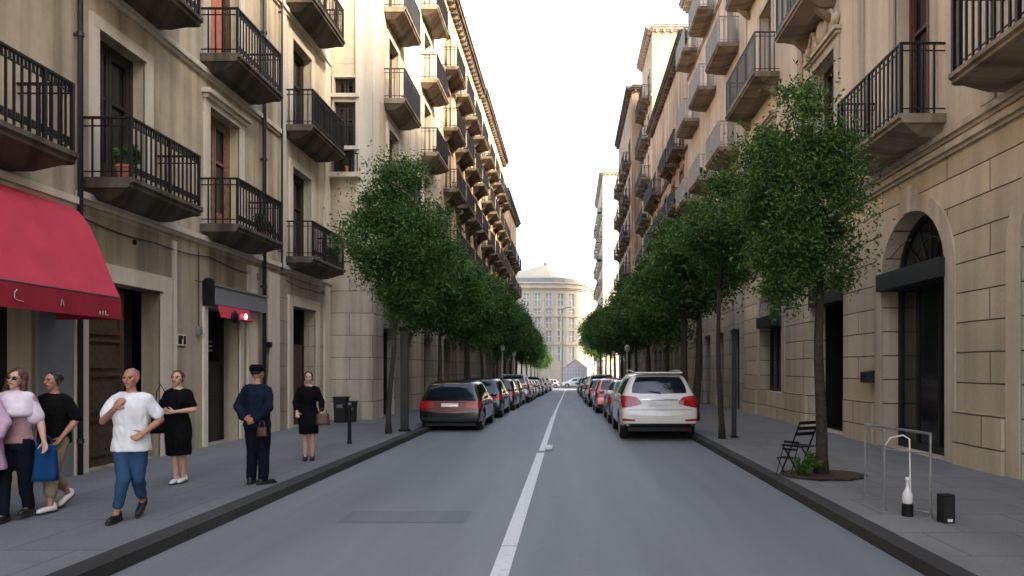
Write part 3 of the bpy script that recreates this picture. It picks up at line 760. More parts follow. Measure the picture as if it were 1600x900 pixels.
# rooftop stacks
def chimney(label, x, y, z, w, h, mat):
    t = thing('chimney_stack', label, 'chimney', (x, y, z), group='rooftop chimney stacks')
    mb = MB(); mb.box(-w / 2, w / 2, -w / 2, w / 2, 0, h); mb.box(-w / 2 - .1, w / 2 + .1, -w / 2 - .1, w / 2 + .1, h + .002, h + .15); mb.build('stack', M[mat], t)
    for k in (-1, 1):
        mb = MB(); mb.lathe([(.12, 0), (.10, .35), (.13, .36), (.13, .42)], (k * w * .25, 0, h + .15), 10); mb.build('chimney_pot', M['terracotta'], t)
chimney('square stack on the apricot roof of the left row', -7.3, 51.2, 21.8, 1.2, 1.6, 'plaster_j')
chimney('small stack further back on the left row roofline', -7.2, 59, 21.8, .9, 1.2, 'plaster_f')
chimney('stack on the lower far left roof', -7.3, 72, 19.3, 1.0, 1.2, 'plaster_j')
chimney('stack on the ochre right building', 8.2, 43, 21.3, 1.1, 1.3, 'plaster_i')
chimney('stack on the dark stained right building', 7.2, 76, 29.1, 1.2, 1.4, 'plaster_j')

# ---- M : building closing the street
rt = thing('civic_building', 'pale cream round cornered building with low pyramid roof closing the street', 'building', (-6, 146, -1.4))
foot = [(-24, 141.5), (-12, 140), (-3, 140), (-.6, 140.5), (1.4, 141.8), (2.6, 143.6), (3.6, 147), (6.6, 158), (9, 168), (-24, 168)]
wmb = MB(); cmb = MB()
segwin = {0: 3, 1: 4, 2: 1, 3: 1, 4: 0, 5: 1, 6: 4, 7: 3}
for i in range(len(foot) - 1):
    a = Vector((*foot[i], 0)); b = Vector((*foot[i + 1], 0)); u = (b - a); L = u.length; u /= L; n = Vector((u.y, -u.x, 0))
    FF = Facade(rt, a, u, n); ops = []
    nw = segwin.get(i, 0)
    for k in range(nw):
        cx = L * (k + .5) / nw
        for (v0, v1) in ((3.2, 6.0), (7.0, 9.2), (9.8, 11.8), (12.6, 13.6), (14.2, 16.6)):
            w = min(.62, L * .3)
            ops.append((cx - w, cx + w, v0, v1, False))
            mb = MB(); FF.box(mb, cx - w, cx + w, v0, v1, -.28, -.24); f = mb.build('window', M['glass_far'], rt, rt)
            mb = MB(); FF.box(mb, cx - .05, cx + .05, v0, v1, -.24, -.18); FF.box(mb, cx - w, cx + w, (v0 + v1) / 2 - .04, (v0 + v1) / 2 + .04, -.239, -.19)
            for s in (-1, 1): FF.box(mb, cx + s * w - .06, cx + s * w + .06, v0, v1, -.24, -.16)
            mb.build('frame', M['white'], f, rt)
        if nw:
            pass
    wall(FF, wmb, 0, L, -2, 18.6, ops, .3)
    e = .02 if i else 0
    for (v0, v1, d) in ((17.4, 17.7, .25), (17.702, 17.9, .5), (18.6, 18.9, .35), (12.0, 12.2, .18), (6.4, 6.6, .2)):
        FF.box(cmb, -d * .25, L + d * .25, v0 + .001 * i, v1 + .001 * i, -.1, d)
    if i in (1, 6):
        for k in range(nw + 1): FF.box(cmb, L * k / nw - .2 + (.25 if k == 0 else 0) - (.25 if k == nw else 0), L * k / nw + .2 + (.25 if k == 0 else 0) - (.25 if k == nw else 0), 6.7, 17.35, -.02, .15)
wmb.build('wall', M['plaster_m'], rt, rt); cmb.build('cornice', M['plaster_m'], rt, rt)
mb = MB(); c = Vector((-5, 152, 0))
def ring(z, s): return [tuple(c + (Vector((x, y, 0)) - c) * s + Vector((0, 0, z))) for x, y in foot]
r0, r1, r2, r3 = ring(18.95, .985), ring(19.0, .90), ring(20.0, .86), ring(20.05, .6)
n = len(foot); vs = r0 + r1 + r2 + r3 + [(c.x, c.y - 4, 23.6)]
fs = []
for q in range(3): fs += [(q * n + i, q * n + (i + 1) % n, (q + 1) * n + (i + 1) % n, (q + 1) * n + i) for i in range(n)]
fs += [(3 * n + i, 3 * n + (i + 1) % n, 4 * n) for i in range(n)]
mb.add(vs, fs); rf = mb.build('roof', M['zinc'], rt, rt)
mb = MB(); mb.lathe([(.35, 0), (.4, .5), (.15, .7), (.06, 1.6)], (c.x, c.y - 4, 23.4), 10); mb.build('finial', M['zinc'], rf, rt)

# ------------------------------------------------------------------ awnings, signs on the left
t = thing('shop_awning', 'large curved red awning with deep red valance over the leftmost shop', 'awning', (-7.8, 8.2, 4.25))
prof = [(0.0, 4.27), (.22, 4.25), (.40, 4.14), (.55, 3.93), (.70, 3.60), (.86, 3.20), (1.02, 2.84)]
def ext(mb, prof, y0, y1, th=.012):
    nn = len(prof); vs = []
    for y in (y0, y1):
        for (d, z) in prof: vs.append((-7.79 + d, y, z))
        for (d, z) in prof: vs.append((-7.79 + d - .004, y, z - th))
    fs = []
    for i in range(nn - 1):
        fs.append((i, i + 1, 2 * nn + i + 1, 2 * nn + i)); fs.append((nn + i, 3 * nn + i, 3 * nn + i + 1, nn + i + 1))
    mb.add(vs, fs)
def smoothprof(p, n=24):
    out = []
    for i in range(len(p) - 1):
        p0 = p[max(i - 1, 0)]; p1 = p[i]; p2 = p[i + 1]; p3 = p[min(i + 2, len(p) - 1)]
        for k in range(4):
            t_ = k / 4; out.append(tuple(.5 * ((2 * p1[j]) + (-p0[j] + p2[j]) * t_ + (2 * p0[j] - 5 * p1[j] + 4 * p2[j] - p3[j]) * t_ ** 2 + (-p0[j] + 3 * p1[j] - 3 * p2[j] + p3[j]) * t_ ** 3) for j in range(2)))
    out.append(p[-1]); return out
sp_ = smoothprof(prof)
mb = MB(); ext(mb, sp_, 5.6, 10.62); mb.build('canopy', M['awning_red'], t, t, smooth=True)
mb = MB(); vs = [(-7.79 + d, 10.622, z) for d, z in sp_] + [(-7.79, 10.622, 2.84)]
mb.add(vs, [tuple(range(len(vs)))]); mb.build('side_panel', M['awning_red'], t, t)
mb = MB(); k = 5.6
while k < 10.6:
    e = min(k + .1, 10.62); w0 = .012 * math.sin(k * 9); w1 = .012 * math.sin(e * 9)
    mb.add([(-6.766, k, 2.85), (-6.766, e, 2.85), (-6.766 + w1, e, 2.53), (-6.766 + w0, k, 2.53)], [(0, 1, 2, 3)]); k = e
mb.add([(-6.766, 10.624, 2.85), (-7.79, 10.624, 2.85), (-7.79, 10.624, 2.53), (-6.766, 10.624, 2.53)], [(0, 1, 2, 3)])
va = mb.build('valance', M['awning_valance'], t, t)
for yy in (6.6, 7.6, 8.6, 9.6):
    mb = MB(); mb.tube([(-7.79 + d, yy, z + .001) for d, z in sp_], .0045, 5); mb.build('seam', M['awning_red'], t, t)
def glyph(*strokes):
    mb = MB()
    for pts, w in strokes: mb.tube([(-6.748, y, z) for y, z in pts], w, 6)
    mb.build('valance_lettering', M['iron_pale'], va, t)
glyph(([(8.60, 2.76), (8.56, 2.72), (8.56, 2.66), (8.60, 2.63), (8.70, 2.62)], .006))
glyph(([(9.36, 2.72), (9.34, 2.63)], .004), ([(9.36, 2.72), (9.40, 2.63)], .004))
glyph(([(10.12, 2.62), (10.12, 2.57)], .008)); glyph(([(10.18, 2.63), (10.18, 2.57)], .008)); glyph(([(10.24, 2.63), (10.24, 2.57), (10.30, 2.57)], .007))
mb = MB(); mb.tube([(-6.78, 5.6, 2.85), (-6.78, 10.6, 2.85)], .018); mb.tube([(-7.75, 10.55, 3.5), (-7.3, 10.56, 3.1), (-6.8, 10.56, 2.86)], .014); mb.build('awning_frame', M['steel_dark'], t, t)

t = thing('shop_sign', 'long grey sign board with dark bracket end over the small shop', 'sign', (-7.7, 16.3, 3.1), group=None)
mb = MB(); mb.box(-7.79, -7.56, 15.05, 17.55, 3.17, 3.55); mb.box(-7.79, -7.53, 15.0, 17.6, 3.552, 3.59); mb.build('board', M['sign_grey'], t, t)
mb = MB(); mb.box(-7.79, -7.56, 14.93, 14.998, 3.12, 3.66); mb.ell((-7.675, 14.965, 3.66), (.11, .034, .06)); mb.tube([(-7.7, 14.93, 3.6), (-7.7, 14.5, 3.6)], .008); mb.build('end_bracket', M['iron'], t, t)
t = thing('shop_awning', 'short crimson awning with a lit lamp under the grey sign board', 'awning', (-7.7, 15.9, 2.85))
mb = MB(); n = 10
vs = []; fs = []
for k in range(n + 1):
    y = 15.12 + 1.5 * k / n
    vs += [(-7.57, y, 3.165), (-7.48, y, 2.88 + .02 * (k % 2))]
for k in range(n): fs.append((2 * k, 2 * k + 1, 2 * k + 3, 2 * k + 2))
vs += [(-7.78, 16.62, 3.165), (-7.78, 16.62, 2.9)]; fs.append((2 * n, 2 * n + 1, 2 * n + 3, 2 * n + 2))
mb.add(vs, fs); mb.build('canopy', M['awning_red'], t, t)
mb = MB(); mb.ell((-7.45, 16.2, 2.98), (.035, .05, .07)); mb.build('lamp', M['lamp_white'], t, t, smooth=True)
mb = MB(); mb.ell((-7.46, 16.02, 2.97), (.03, .05, .06)); mb.build('lamp', M['lamp_red'], t, t, smooth=True)
mb = MB(); mb.ell((-7.45, 15.68, 2.93), (.05, .16, .14)); mb.build('lamp_hood', M['iron'], t, t, smooth=True)
t = thing('wall_box', 'small dark box on the wall right of the black drainpipe', 'box', (-7.79, 18.1, 2.35))
mb = MB(); mb.box(-7.79, -7.68, 18.0, 18.2, 2.33, 2.47); mb.build('case', M['iron'], t, t, bevel=.008)
mb = MB(); mb.tube([(-7.74, 18.1, 2.33), (-7.76, 18.1, 1.6)], .008, 6); mb.build('cable', M['iron'], t, t)
t = thing('letter_box', 'dark grey letter box on the stone pier left of the arched door', 'letter box', (6.78, 15.75, 1.5))
mb = MB(); mb.box(6.58, 6.79, 15.6, 15.95, 1.47, 1.70); mb.build('case', M['steel_dark'], t, t, bevel=.01)
mb = MB(); mb.prism([(6.55, 15.58, 1.70), (6.79, 15.58, 1.75), (6.79, 15.58, 1.70)], (0, .39, 0)); mb.build('lid', M['steel_dark'], t, t)
mb = MB(); mb.box(6.574, 6.579, 15.66, 15.9, 1.6, 1.625); mb.build('slot', M['dark'], t, t)

# ------------------------------------------------------------------ trees
def make_crown(seed, c, r, ncl, per, leaf, mat='leaf'):
    rnd = random.Random(seed); vs = []; fs = []; cen = []
    for _ in range(ncl):
        while True:
            p = Vector((rnd.uniform(-1, 1), rnd.uniform(-1, 1), rnd.uniform(-1, 1)))
            if .25 < p.length < 1: break
        k = p.length; p = p / k * (k ** .6)
        p *= .80 + .50 * noise.noise(p * 1.7 + Vector((seed * 3.1, 0, 0)))
        if p.z > 0: p.x *= 1 - .35 * p.z; p.y *= 1 - .35 * p.z
        if p.z < -.3: p.x *= .8; p.y *= .8
        q = Vector((c[0] + p.x * r[0], c[1] + p.y * r[1], c[2] + p.z * r[2])); cen.append(q)
    R = (r[0] * r[1] * r[2]) ** (1 / 3)
    for q in cen:
        cr = R * rnd.uniform(.10, .30)
        m = int(per * rnd.uniform(.6, 1.3))
        for _ in range(m):
            d = Vector((rnd.gauss(0, 1), rnd.gauss(0, 1), rnd.gauss(0, .75)))
            d *= cr * .62
            p = q + d
            s = leaf * rnd.uniform(.6, 1.3)
            nrm = Vector((rnd.gauss(0, 1), rnd.gauss(0, 1), rnd.gauss(.6, 1))).normalized()
            a = nrm.orthogonal().normalized(); a.rotate(Matrix.Rotation(rnd.uniform(0, 6.28), 3, nrm)); b = nrm.cross(a)
            i = len(vs)
            vs += [tuple(p - a * s), tuple(p + b * s * .42 + nrm * s * .15), tuple(p + a * s), tuple(p - b * s * .42 + nrm * s * .15)]
            fs.append((i, i + 1, i + 2, i + 3))
    me = bpy.data.meshes.new('crown'); me.from_pydata(vs, [], fs); me.materials.append(M[mat]); me.update()
    return me, cen

def make_trunk(seed, base_r, fork, cen, lean=(0, 0), stems=1, nb=26):
    rnd = random.Random(seed + 99); mb = MB()
    tops = []
    for s in range(stems):
        ox = (s - (stems - 1) / 2) * base_r * 1.7
        path = []; rr = []
        for k in range(9):
            t = k / 8
            path.append((ox + lean[0] * t * t + .04 * math.sin(t * 5 + s * 2 + seed) + (ox * 1.2 * t), lean[1] * t + .03 * math.cos(t * 4 + seed), fork * t - .05))
            rr.append(base_r * (1.35 if k == 0 else 1) * (1 - .42 * t))
        mb.tube(path, rr, 10); tops.append((Vector(path[-1]), rr[-1]))
    zs = sorted(cen, key=lambda q: q.z)
    top = zs[-3]
    for tp, tr in tops:
        mid = (tp + top) / 2 + Vector((rnd.uniform(-.1, .1), rnd.uniform(-.1, .1), 0))
        mb.tube([tp, mid, top], [tr, tr * .6, tr * .2], 7)
    for q in rnd.sample(cen, min(nb, len(cen))):
        tp, tr = rnd.choice(tops); f = rnd.uniform(0, .65)
        st = tp.lerp(top, f) if q.z > tp.z + .3 else tp - Vector((0, 0, rnd.uniform(0, .25)))
        if st.z > q.z: st = tp
        m = (st + q) / 2 + Vector((0, 0, -.08 * (q - st).length)) + Vector((rnd.uniform(-.08, .08), rnd.uniform(-.08, .08), 0))
        mb.tube([st, m, q], [tr * .42 * (1 - f * .5), tr * .26, tr * .07], 6)
    return mb.mesh('trunk', M['bark'], smooth=True)

def tree(label, x, y, crown, trunk, s=(1, 1, 1), rz=0, group='street trees along both pavements', z=None):
    t = thing('street_tree', label, 'tree', (x, y, gz(y) + .12 if z is None else z), rz, group)
    t.scale = s
    a = bpy.data.objects.new('trunk', trunk); b = bpy.data.objects.new('crown', crown)
    for o in (a, b): COL.objects.link(o); o.parent = t
    return t
# near right, tall thin crown
cr, ce = make_crown(1, (-.34, 0, 4.40), (1.15, 1.2, 1.85), 112, 430, .036)
tree('dark green tree nearest on the right, in a soil pit by the stacked black chairs', 3.9, 11.0, cr, make_trunk(1, .10, 3.0, ce, (.04, 0), 1, 44))
cr, ce = make_crown(2, (.35, 0, 5.0), (1.65, 1.4, 1.45), 90, 330, .046)
tree('second tree on the right pavement beside the dark pillar', 3.6, 16.8, cr, make_trunk(2, .075, 3.6, ce, (-.05, 0), 1, 34))
cr, ce = make_crown(3, (.1, 0, 4.9), (2.1, 1.9, 1.9), 100, 240, .07)
tree('thick trunked tree on the right just beyond the white car', 3.9, 22.6, cr, make_trunk(3, .15, 3.3, ce, (0, 0), 2, 34))
cr, ce = make_crown(4, (.25, 0, 5.10), (1.6, 1.5, 2.1), 112, 380, .046)
tree('round crowned tree nearest on the left with a thin black trunk', -4.62, 18.1, cr, make_trunk(4, .075, 3.2, ce, (.12, 0), 1, 40))
VC = []
for sd in (5, 6, 8):
    c_, e_ = make_crown(sd, (0, 0, 4.75), (2.15, 2.15, 2.05), 84, 230, .08, 'leaf_deep'); VC.append((c_, make_trunk(sd, .11, 3.0, e_, (.1, 0), 1, 24)))
ordn = ['first', 'second', 'third', 'fourth', 'fifth', 'sixth', 'seventh', 'eighth', 'ninth', 'tenth', 'eleventh', 'twelfth', 'thirteenth', 'fourteenth', 'fifteenth', 'sixteenth', 'seventeenth', 'eighteenth', 'nineteenth', 'twentieth']
ys = [24.6, 31, 37, 43, 49, 55, 61, 68, 75, 83, 92, 101, 111]
for i, y in enumerate(ys):
    c_, k_ = VC[i % 3]; s = (.86 + .1 * ((i * 37) % 5) / 5); h = (.93, 1.0, 1.05)[i] if i < 3 else 1.0 + .05 * ((i * 3) % 4)
    tree('green street tree, %s from the camera in the left row under the balconies' % ordn[i + 1], -4.6, y, c_, k_, (s, s, h), i * 1.3)
ys = [28.8, 35, 41, 47, 53, 60, 68, 77, 88, 101, 114]
hs = [.98, 1.02, 1.06, 1.08, 1.1, 1.16, 1.3, 1.42, 1.55, 1.7, 1.7]
for i, y in enumerate(ys):
    c_, k_ = VC[(i + 1) % 3]; s = .98 + .04 * (i % 3) + max(0, hs[i] - 1.15) * .6
    tree('green street tree, %s from the camera in the right row' % ordn[i + 3], 3.95, y, c_, k_, (s, s, hs[i]), i * 1.9)
# tree pit and plants
mb = MB(); n = 26; vs = [(3.95 + (.62 + .05 * math.sin(k * 3.3)) * math.cos(2 * PI * k / n) * 1.0, 10.95 + (.5 + .05 * math.cos(k * 2.1)) * math.sin(2 * PI * k / n), .135) for k in range(n)]
mb.prism(vs, (0, 0, .02)); o = mb.build('tree_pit', M['soil']); setk(o, kind='structure')
t = thing('potted_plant', 'low leafy green plant at the foot of the nearest right tree', 'plant', (3.62, 10.75, .15))
m_, c_ = make_crown(21, (0, 0, .18), (.22, .18, .16), 16, 60, .035, 'leaf_deep'); o = bpy.data.objects.new('foliage', m_); COL.objects.link(o); o.parent = t
mb = MB()
for q in c_[:8]: mb.tube([(0, 0, -.02), q * .5, q], .005, 5)
mb.build('stem', M['bark'], t)
bm_, bc_ = make_crown(31, (0, 0, .42), (.34, .22, .25), 14, 55, .05)
mbp = MB(); mbp.lathe([(.10, 0), (.15, .22), (.17, .23), (.17, .27), (.12, .26)], (0, 0, 0), 14)
pot_me = mbp.mesh('pot', M['terracotta'], smooth=False)
for lab, x, y, z in (('leafy pot plant on the second floor balcony of the cream building', -7.25, 13.0, 8.45), ('pot plant on the first floor balcony of the narrow cream building', -7.25, 21.5, 4.85),
                     ('pot plant on the lower pale forward balcony', -5.95, 32.6, 11.1), ('pot plant high on the first orange facade of the left row', -5.95, 37.8, 10.9), ('pot plant on a lower orange balcony of the left row', -5.95, 41.4, 7.8),
                     ('pot plant on the ledge of the stone side wall', -7.2, 22.74, 8.1),
                     ('pot plant on a pale balcony of the rose building', 6.3, 33.4, 10.7), ('pot plant on the ochre right facade balcony', 6.3, 42.2, 11.4), ('pot plant on the second ochre balcony', 6.3, 50.2, 8.0), ('pot plant on the first floor balcony over the wooden gate', -7.3, 11.6, 4.85), ('pot plant behind the iron bars of the right balcony above the arch', 6.25, 15.4, 6.4), ('pot plant on the first floor balcony above the grey sign board', -7.3, 16.8, 4.85), ('pot plant on the upper grey balcony beyond the carved relief', 6.25, 26.2, 11.4), ('pot plant high in the apricot facade', -5.95, 52.5, 10.7), ('pot plant lower in the apricot facade', -5.95, 56.0, 7.5)):
    t = thing('potted_plant', lab, 'plant', (x, y, z), random.random() * 6, 'plants on the balconies')
    o = bpy.data.objects.new('pot', pot_me); COL.objects.link(o); o.parent = t
    o = bpy.data.objects.new('foliage', bm_); COL.objects.link(o); o.parent = t
    if '8.1' in str(z): t.scale = (.4, .4, .8)

# ------------------------------------------------------------------ evaluate helper
def evaluated(me, mods):
    o = bpy.data.objects.new('tmp', me); COL.objects.link(o)
    for fn in mods: fn(o)
    bpy.context.view_layer.update()
    dg = bpy.context.evaluated_depsgraph_get()
    r = bpy.data.meshes.new_from_object(o.evaluated_get(dg))
    bpy.data.objects.remove(o)
    return r
def m_sub(o): m = o.modifiers.new('s', 'SUBSURF'); m.levels = 2; m.render_levels = 2
def m_remesh(vx, it=6, fac=.5):
    def f(o):
        m = o.modifiers.new('r', 'REMESH'); m.mode = 'VOXEL'; m.voxel_size = vx; m.use_smooth_shade = True
        s = o.modifiers.new('m', 'SMOOTH'); s.iterations = it; s.factor = fac
    return f
def attach(me, name, mat, parent, smooth=True):
    me.name = name; me.materials.clear(); me.materials.append(mat)
    if smooth: me.polygons.foreach_set('use_smooth', [True] * len(me.polygons))
    o = bpy.data.objects.new(name, me); COL.objects.link(o); o.parent = parent
    return o

# ------------------------------------------------------------------ cars
def carpaint(name, col, rough=.25, metal=.3):
    return plain(name, col, rough=rough, metal=metal, var=.04, coat=.8)
CP = {k: carpaint('car_paint_' + k, c, metal=0 if k in ('black', 'white') else .3) for k, c in dict(white=(.70, .68, .64), black=(.003, .003, .004), navy=(.015, .03, .07), grey=(.12, .13, .14), silver=(.42, .44, .46), coral=(.62, .20, .17), red=(.35, .01, .02)).items()}
M['carglass'] = plain('car_glass', (.010, .016, .026), rough=.06, var=.1, spec=.7)
M['tyre'] = plain('tyre_rubber', (.012, .012, .012), rough=.85)
M['rim'] = plain('alloy_rim', (.35, .35, .36), rough=.35, metal=.8)
M['plastic'] = plain('black_plastic', (.006, .006, .0065), rough=.6)
M['tail'] = plain('tail_light', (.36, .006, .010), rough=.15, var=.1, coat=.5)
M['tail2'] = plain('tail_light_inner', (.50, .22, .28), rough=.2, var=.2)
M['plate'] = plain('number_plate', (.62, .62, .60), rough=.4)
M['headlight'] = plain('headlight_glass', (.55, .58, .62), rough=.1)
M['chrome'] = plain('chrome', (.6, .6, .62), rough=.15, metal=.95)

def car_shell(L, W, st):
    """st: list of (y, ztop, w, wt, zsh) ; returns evaluated subsurf mesh"""
    vs = []; fs = []; rows = []
    for (y, zt, w, wt, zs, zb) in st:
        w /= 2; wt /= 2
        half = [(w * .45, zb), (w * .88, zb), (w * .985, zb + .07), (w, zb + .26 * (zs - zb) + .05), (w, zb + .75 * (zs - zb)), (w * .975, zs)]
        if zt - zs > .12: half += [(wt + (w * .975 - wt) * .5, zs + (zt - zs) * .48), (wt, zt - .07), (wt * .86, zt - .015), (wt * .4, zt)]
        else: half += [(w * .93, zs + (zt - zs) * .5), (wt * .96, zt - .02 * (zt - zs)), (wt * .8, zt), (wt * .4, zt)]
        full = [(x, z) for x, z in half] + [(-x, z) for x, z in reversed(half)]
        rows.append(len(vs)); vs += [(x, y, z) for x, z in full]
    n = 20
    for i in range(len(st) - 1):
        for k in range(n):
            k2 = (k + 1) % n; fs.append((i * n + k, i * n + k2, (i + 1) * n + k2, (i + 1) * n + k))
    # caps as quad strips
    for base in (0, (len(st) - 1) * n):
        for k in range(9): fs.append((base + k, base + k + 1, base + n - 2 - k, base + n - 1 - k))
    me = bpy.data.meshes.new('shell'); me.from_pydata(vs, [], fs)
    import bmesh
    bm = bmesh.new(); bm.from_mesh(me); bmesh.ops.recalc_face_normals(bm, faces=bm.faces); bm.to_mesh(me); bm.free()
    return me

def patch(bvh, corners, d, n=10, m=8, off=.006, rnd=0.0, dist=3.0):
    """project a bilinear patch along d onto the shell"""
    d = Vector(d); A_, B_, C2, D2 = [Vector(c) for c in corners]; vs = {}; mb = MB(); idx = {}
    for i in range(n + 1):
        for j in range(m + 1):
            s = i / n * 2 - 1; t = j / m * 2 - 1
            if rnd:
                ss = s * math.sqrt(1 - rnd * t * t / 2); tt = t * math.sqrt(1 - rnd * s * s / 2)
            else: ss, tt = s, t
            u = (ss + 1) / 2; v = (tt + 1) / 2
            p = A_ * (1 - u) * (1 - v) + B_ * u * (1 - v) + C2 * u * v + D2 * (1 - u) * v
            h = bvh.ray_cast(p - d * dist, d)
            if h[0] is not None:
                idx[(i, j)] = len(mb.v); q = h[0] + h[1] * off
                if (h[1].dot(d)) > 0: q = h[0] - h[1] * off
                mb.v.append(tuple(q))
    for i in range(n):
        for j in range(m):
            k = [(i, j), (i + 1, j), (i + 1, j + 1), (i, j + 1)]
            if all(q in idx for q in k):
                mb.f.append(tuple(idx[q] for q in k))
    return mb

def make_car(kind, paint, root):
    if kind == 'suv':
        L, W, H = 4.55, 1.93, 1.69; zb = .36
        st = [(0.02, .62, W * .86, W * .80, .50, zb + .06), (.05, .80, W * .93, W * .86, .74, zb), (.10, 1.00, W * .955, W * .88, .92, zb), (.15, 1.12, W * .97, W * .86, 1.04, zb - .02),
              (.33, 1.42, W * .985, W * .73, 1.08, zb - .04), (.48, 1.62, W * .99, W * .70, 1.08, zb - .06), (.60, 1.67, W, W * .70, 1.08, zb - .08), (1.2, 1.69, W, W * .72, 1.06, zb - .1), (2.0, 1.69, W, W * .72, 1.04, zb - .1), (2.6, 1.66, W, W * .71, 1.03, zb - .1),
              (2.95, 1.55, W, W * .70, 1.02, zb - .1), (3.35, 1.24, W, W * .74, 1.01, zb - .1), (3.6, 1.07, W * .99, W * .84, .99, zb - .1), (4.1, 1.02, W * .97, W * .80, .92, zb - .08), (4.4, .92, W * .92, W * .74, .82, zb - .06), (4.55, .70, W * .82, W * .66, .60, zb)]
        wy, wr, belt, roof = (.86, 3.62), .36, 1.08, 1.69
    else:
        L, W, H = 4.2, 1.78, 1.40; zb = .26
        st = [(0.02, .52, W * .88, W * .82, .42, zb + .05), (.05, .68, W * .95, W * .88, .62, zb), (.09, .84, W * .97, W * .90, .76, zb), (.15, .92, W * .98, W * .88, .86, zb - .02),
              (.28, 1.16, W * .99, W * .80, .90, zb - .04), (.44, 1.36, W, W * .77, .90, zb - .06), (.62, 1.425, W, W * .76, .90, zb - .06), (1.3, 1.45, W, W * .77, .89, zb - .06), (2.0, 1.45, W, W * .76, .88, zb - .06), (2.35, 1.40, W, W * .74, .87, zb - .06),
              (2.65, 1.24, W, W * .72, .86, zb - .06), (3.0, 1.02, W, W * .78, .86, zb - .06), (3.25, .90, W * .99, W * .84, .84, zb - .06), (3.7, .84, W * .97, W * .80, .76, zb - .04), (4.05, .74, W * .92, W * .74, .66, zb - .02), (4.2, .56, W * .84, W * .66, .48, zb + .02)]
        wy, wr, belt, roof = (.74, 3.38), .315, .90, 1.40
    me = car_shell(L, W, st)
    full = evaluated(me, [m_sub])
    bvh = BVHTree.FromPolygons([v.co.copy() for v in full.vertices], [tuple(p.vertices) for p in full.polygons])
    # wheel arches cut out
    cut = MB()
    for y in wy:
        for s in (-1, 1):
            cut.lathe([(wr + .055, 0), (wr + .055, .34)], (s * (W / 2 + .1) - (.34 if s > 0 else 0), y, wr), 28, 'x')
    cm = cut.mesh('cut', M['plastic']); co = bpy.data.objects.new('cut', cm); COL.objects.link(co)
    me2 = full.copy(); me2.materials.clear(); me2.materials.append(paint)
    def m_bool(o):
        b = o.modifiers.new('b', 'BOOLEAN'); b.object = co; b.operation = 'DIFFERENCE'; b.solver = 'EXACT'
        try: b.material_mode = 'TRANSFER'
        except Exception: pass
    me3 = evaluated(me2, [m_bool])
    bpy.data.objects.remove(co)
    if len(me3.polygons) < 200: me3 = full.copy()
    if not len(me3.materials): me3.materials.append(paint)
    me3.polygons.foreach_set('use_smooth', [True] * len(me3.polygons))
    if len(me3.materials) < 2: pass
    body = bpy.data.objects.new('body', me3); me3.name = 'body'; COL.objects.link(body); body.parent = root
    P_ = lambda c, d, mat, nm, par=root, off=.006, n=12, m=8, r=0.35, sm=True: patch(bvh, c, d, n, m, off, r).build(nm, mat, par, smooth=sm)
    h = W / 2
    if kind == 'suv':
        rw = P_([(-.72, 0, 1.165), (.72, 0, 1.165), (.57, 0, 1.575), (-.57, 0, 1.575)], (0, 1, 0), M['carglass'], 'rear_window', r=.25)
        mb = MB(); mb.tube([(0.02, .12, 1.15), (.0, .15, 1.2), (-.30, .22, 1.22)], .012, 6); mb.build('wiper', M['plastic'], rw)
        for s in (-1, 1):
            tl = P_([(s * .93, 0, .80), (s * .42, 0, .92), (s * .58, 0, 1.09), (s * .93, 0, 1.12)], (0, 1, 0), M['tail'], 'tail_light', r=.3, off=.012)
            P_([(s * .58, 0, .90), (s * .44, 0, .92), (s * .52, 0, 1.0), (s * .60, 0, 1.0)], (0, 1, 0), M['tail2'], 'reversing_lamp', tl, off=.017, r=0)
            P_([(s * 1.5, .10, .84), (s * 1.5, .36, 1.02), (s * 1.5, .30, 1.10), (s * 1.5, .10, 1.10)], (-s, 0, 0), M['tail'], 'tail_light', r=.2, off=.01)
            P_([(s * .92, 0, .50), (s * .60, 0, .49), (s * .62, 0, .54), (s * .90, 0, .56)], (0, 1, 0), M['tail'], 'reflector', off=.01, r=.2)
        P_([(-.26, 0, .87), (.26, 0, .87), (.26, 0, .99), (-.26, 0, .99)], (0, 1, 0), M['plate'], 'number_plate', off=.012, r=0)
        P_([(-.45, 0, 1.00), (.45, 0, 1.00), (.45, 0, 1.035), (-.45, 0, 1.035)], (0, 1, 0), M['chrome'], 'trim_strip', off=.012, r=0)
        P_([(-.78, 0, .765), (.78, 0, .765), (.78, 0, .775), (-.78, 0, .775)], (0, 1, 0), M['plastic'], 'bumper_seam', off=.003, r=0)
        P_([(-.86, 0, .34), (.86, 0, .34), (.86, 0, .44), (-.86, 0, .44)], (0, 1, 0), M['plastic'], 'bumper_skirt', off=.012, r=0)
        mb = MB(); mb.box(-.60, .60, .28, .62, 1.665, 1.70); mb.build('spoiler', paint, root, bevel=.012)
        for s in (-1, 1):
            for (y0, y1, t0, t1) in ((.40, .80, .62, .92), (.90, 1.80, .98, 1.80), (1.90, 2.95, 1.88, 2.52)):
                P_([(s * 1.5, y0, 1.13), (s * 1.5, y1, 1.11), (s * 1.5, t1, 1.53), (s * 1.5, t0, 1.53)], (-s, 0, 0), M['carglass'], 'side_window', r=.12)
            for yy in (1.0, 1.86, 2.95):
                P_([(s * 1.5, yy, .42), (s * 1.5, yy + .012, .42), (s * 1.5, yy + .012, 1.08), (s * 1.5, yy, 1.08)], (-s, 0, 0), M['plastic'], 'door_seam', r=0, off=.003, n=1)
            mb = MB(); mb.ell((s * (h + .10), 2.75, 1.10), (.11, .06, .07)); mb.build('wing_mirror', paint, root, smooth=True)
            mb = MB(); mb.tube([(s * .62, .7, 1.71), (s * .63, 1.4, 1.74), (s * .62, 2.6, 1.70)], .018, 8); mb.build('roof_rail', M['chrome'], root)
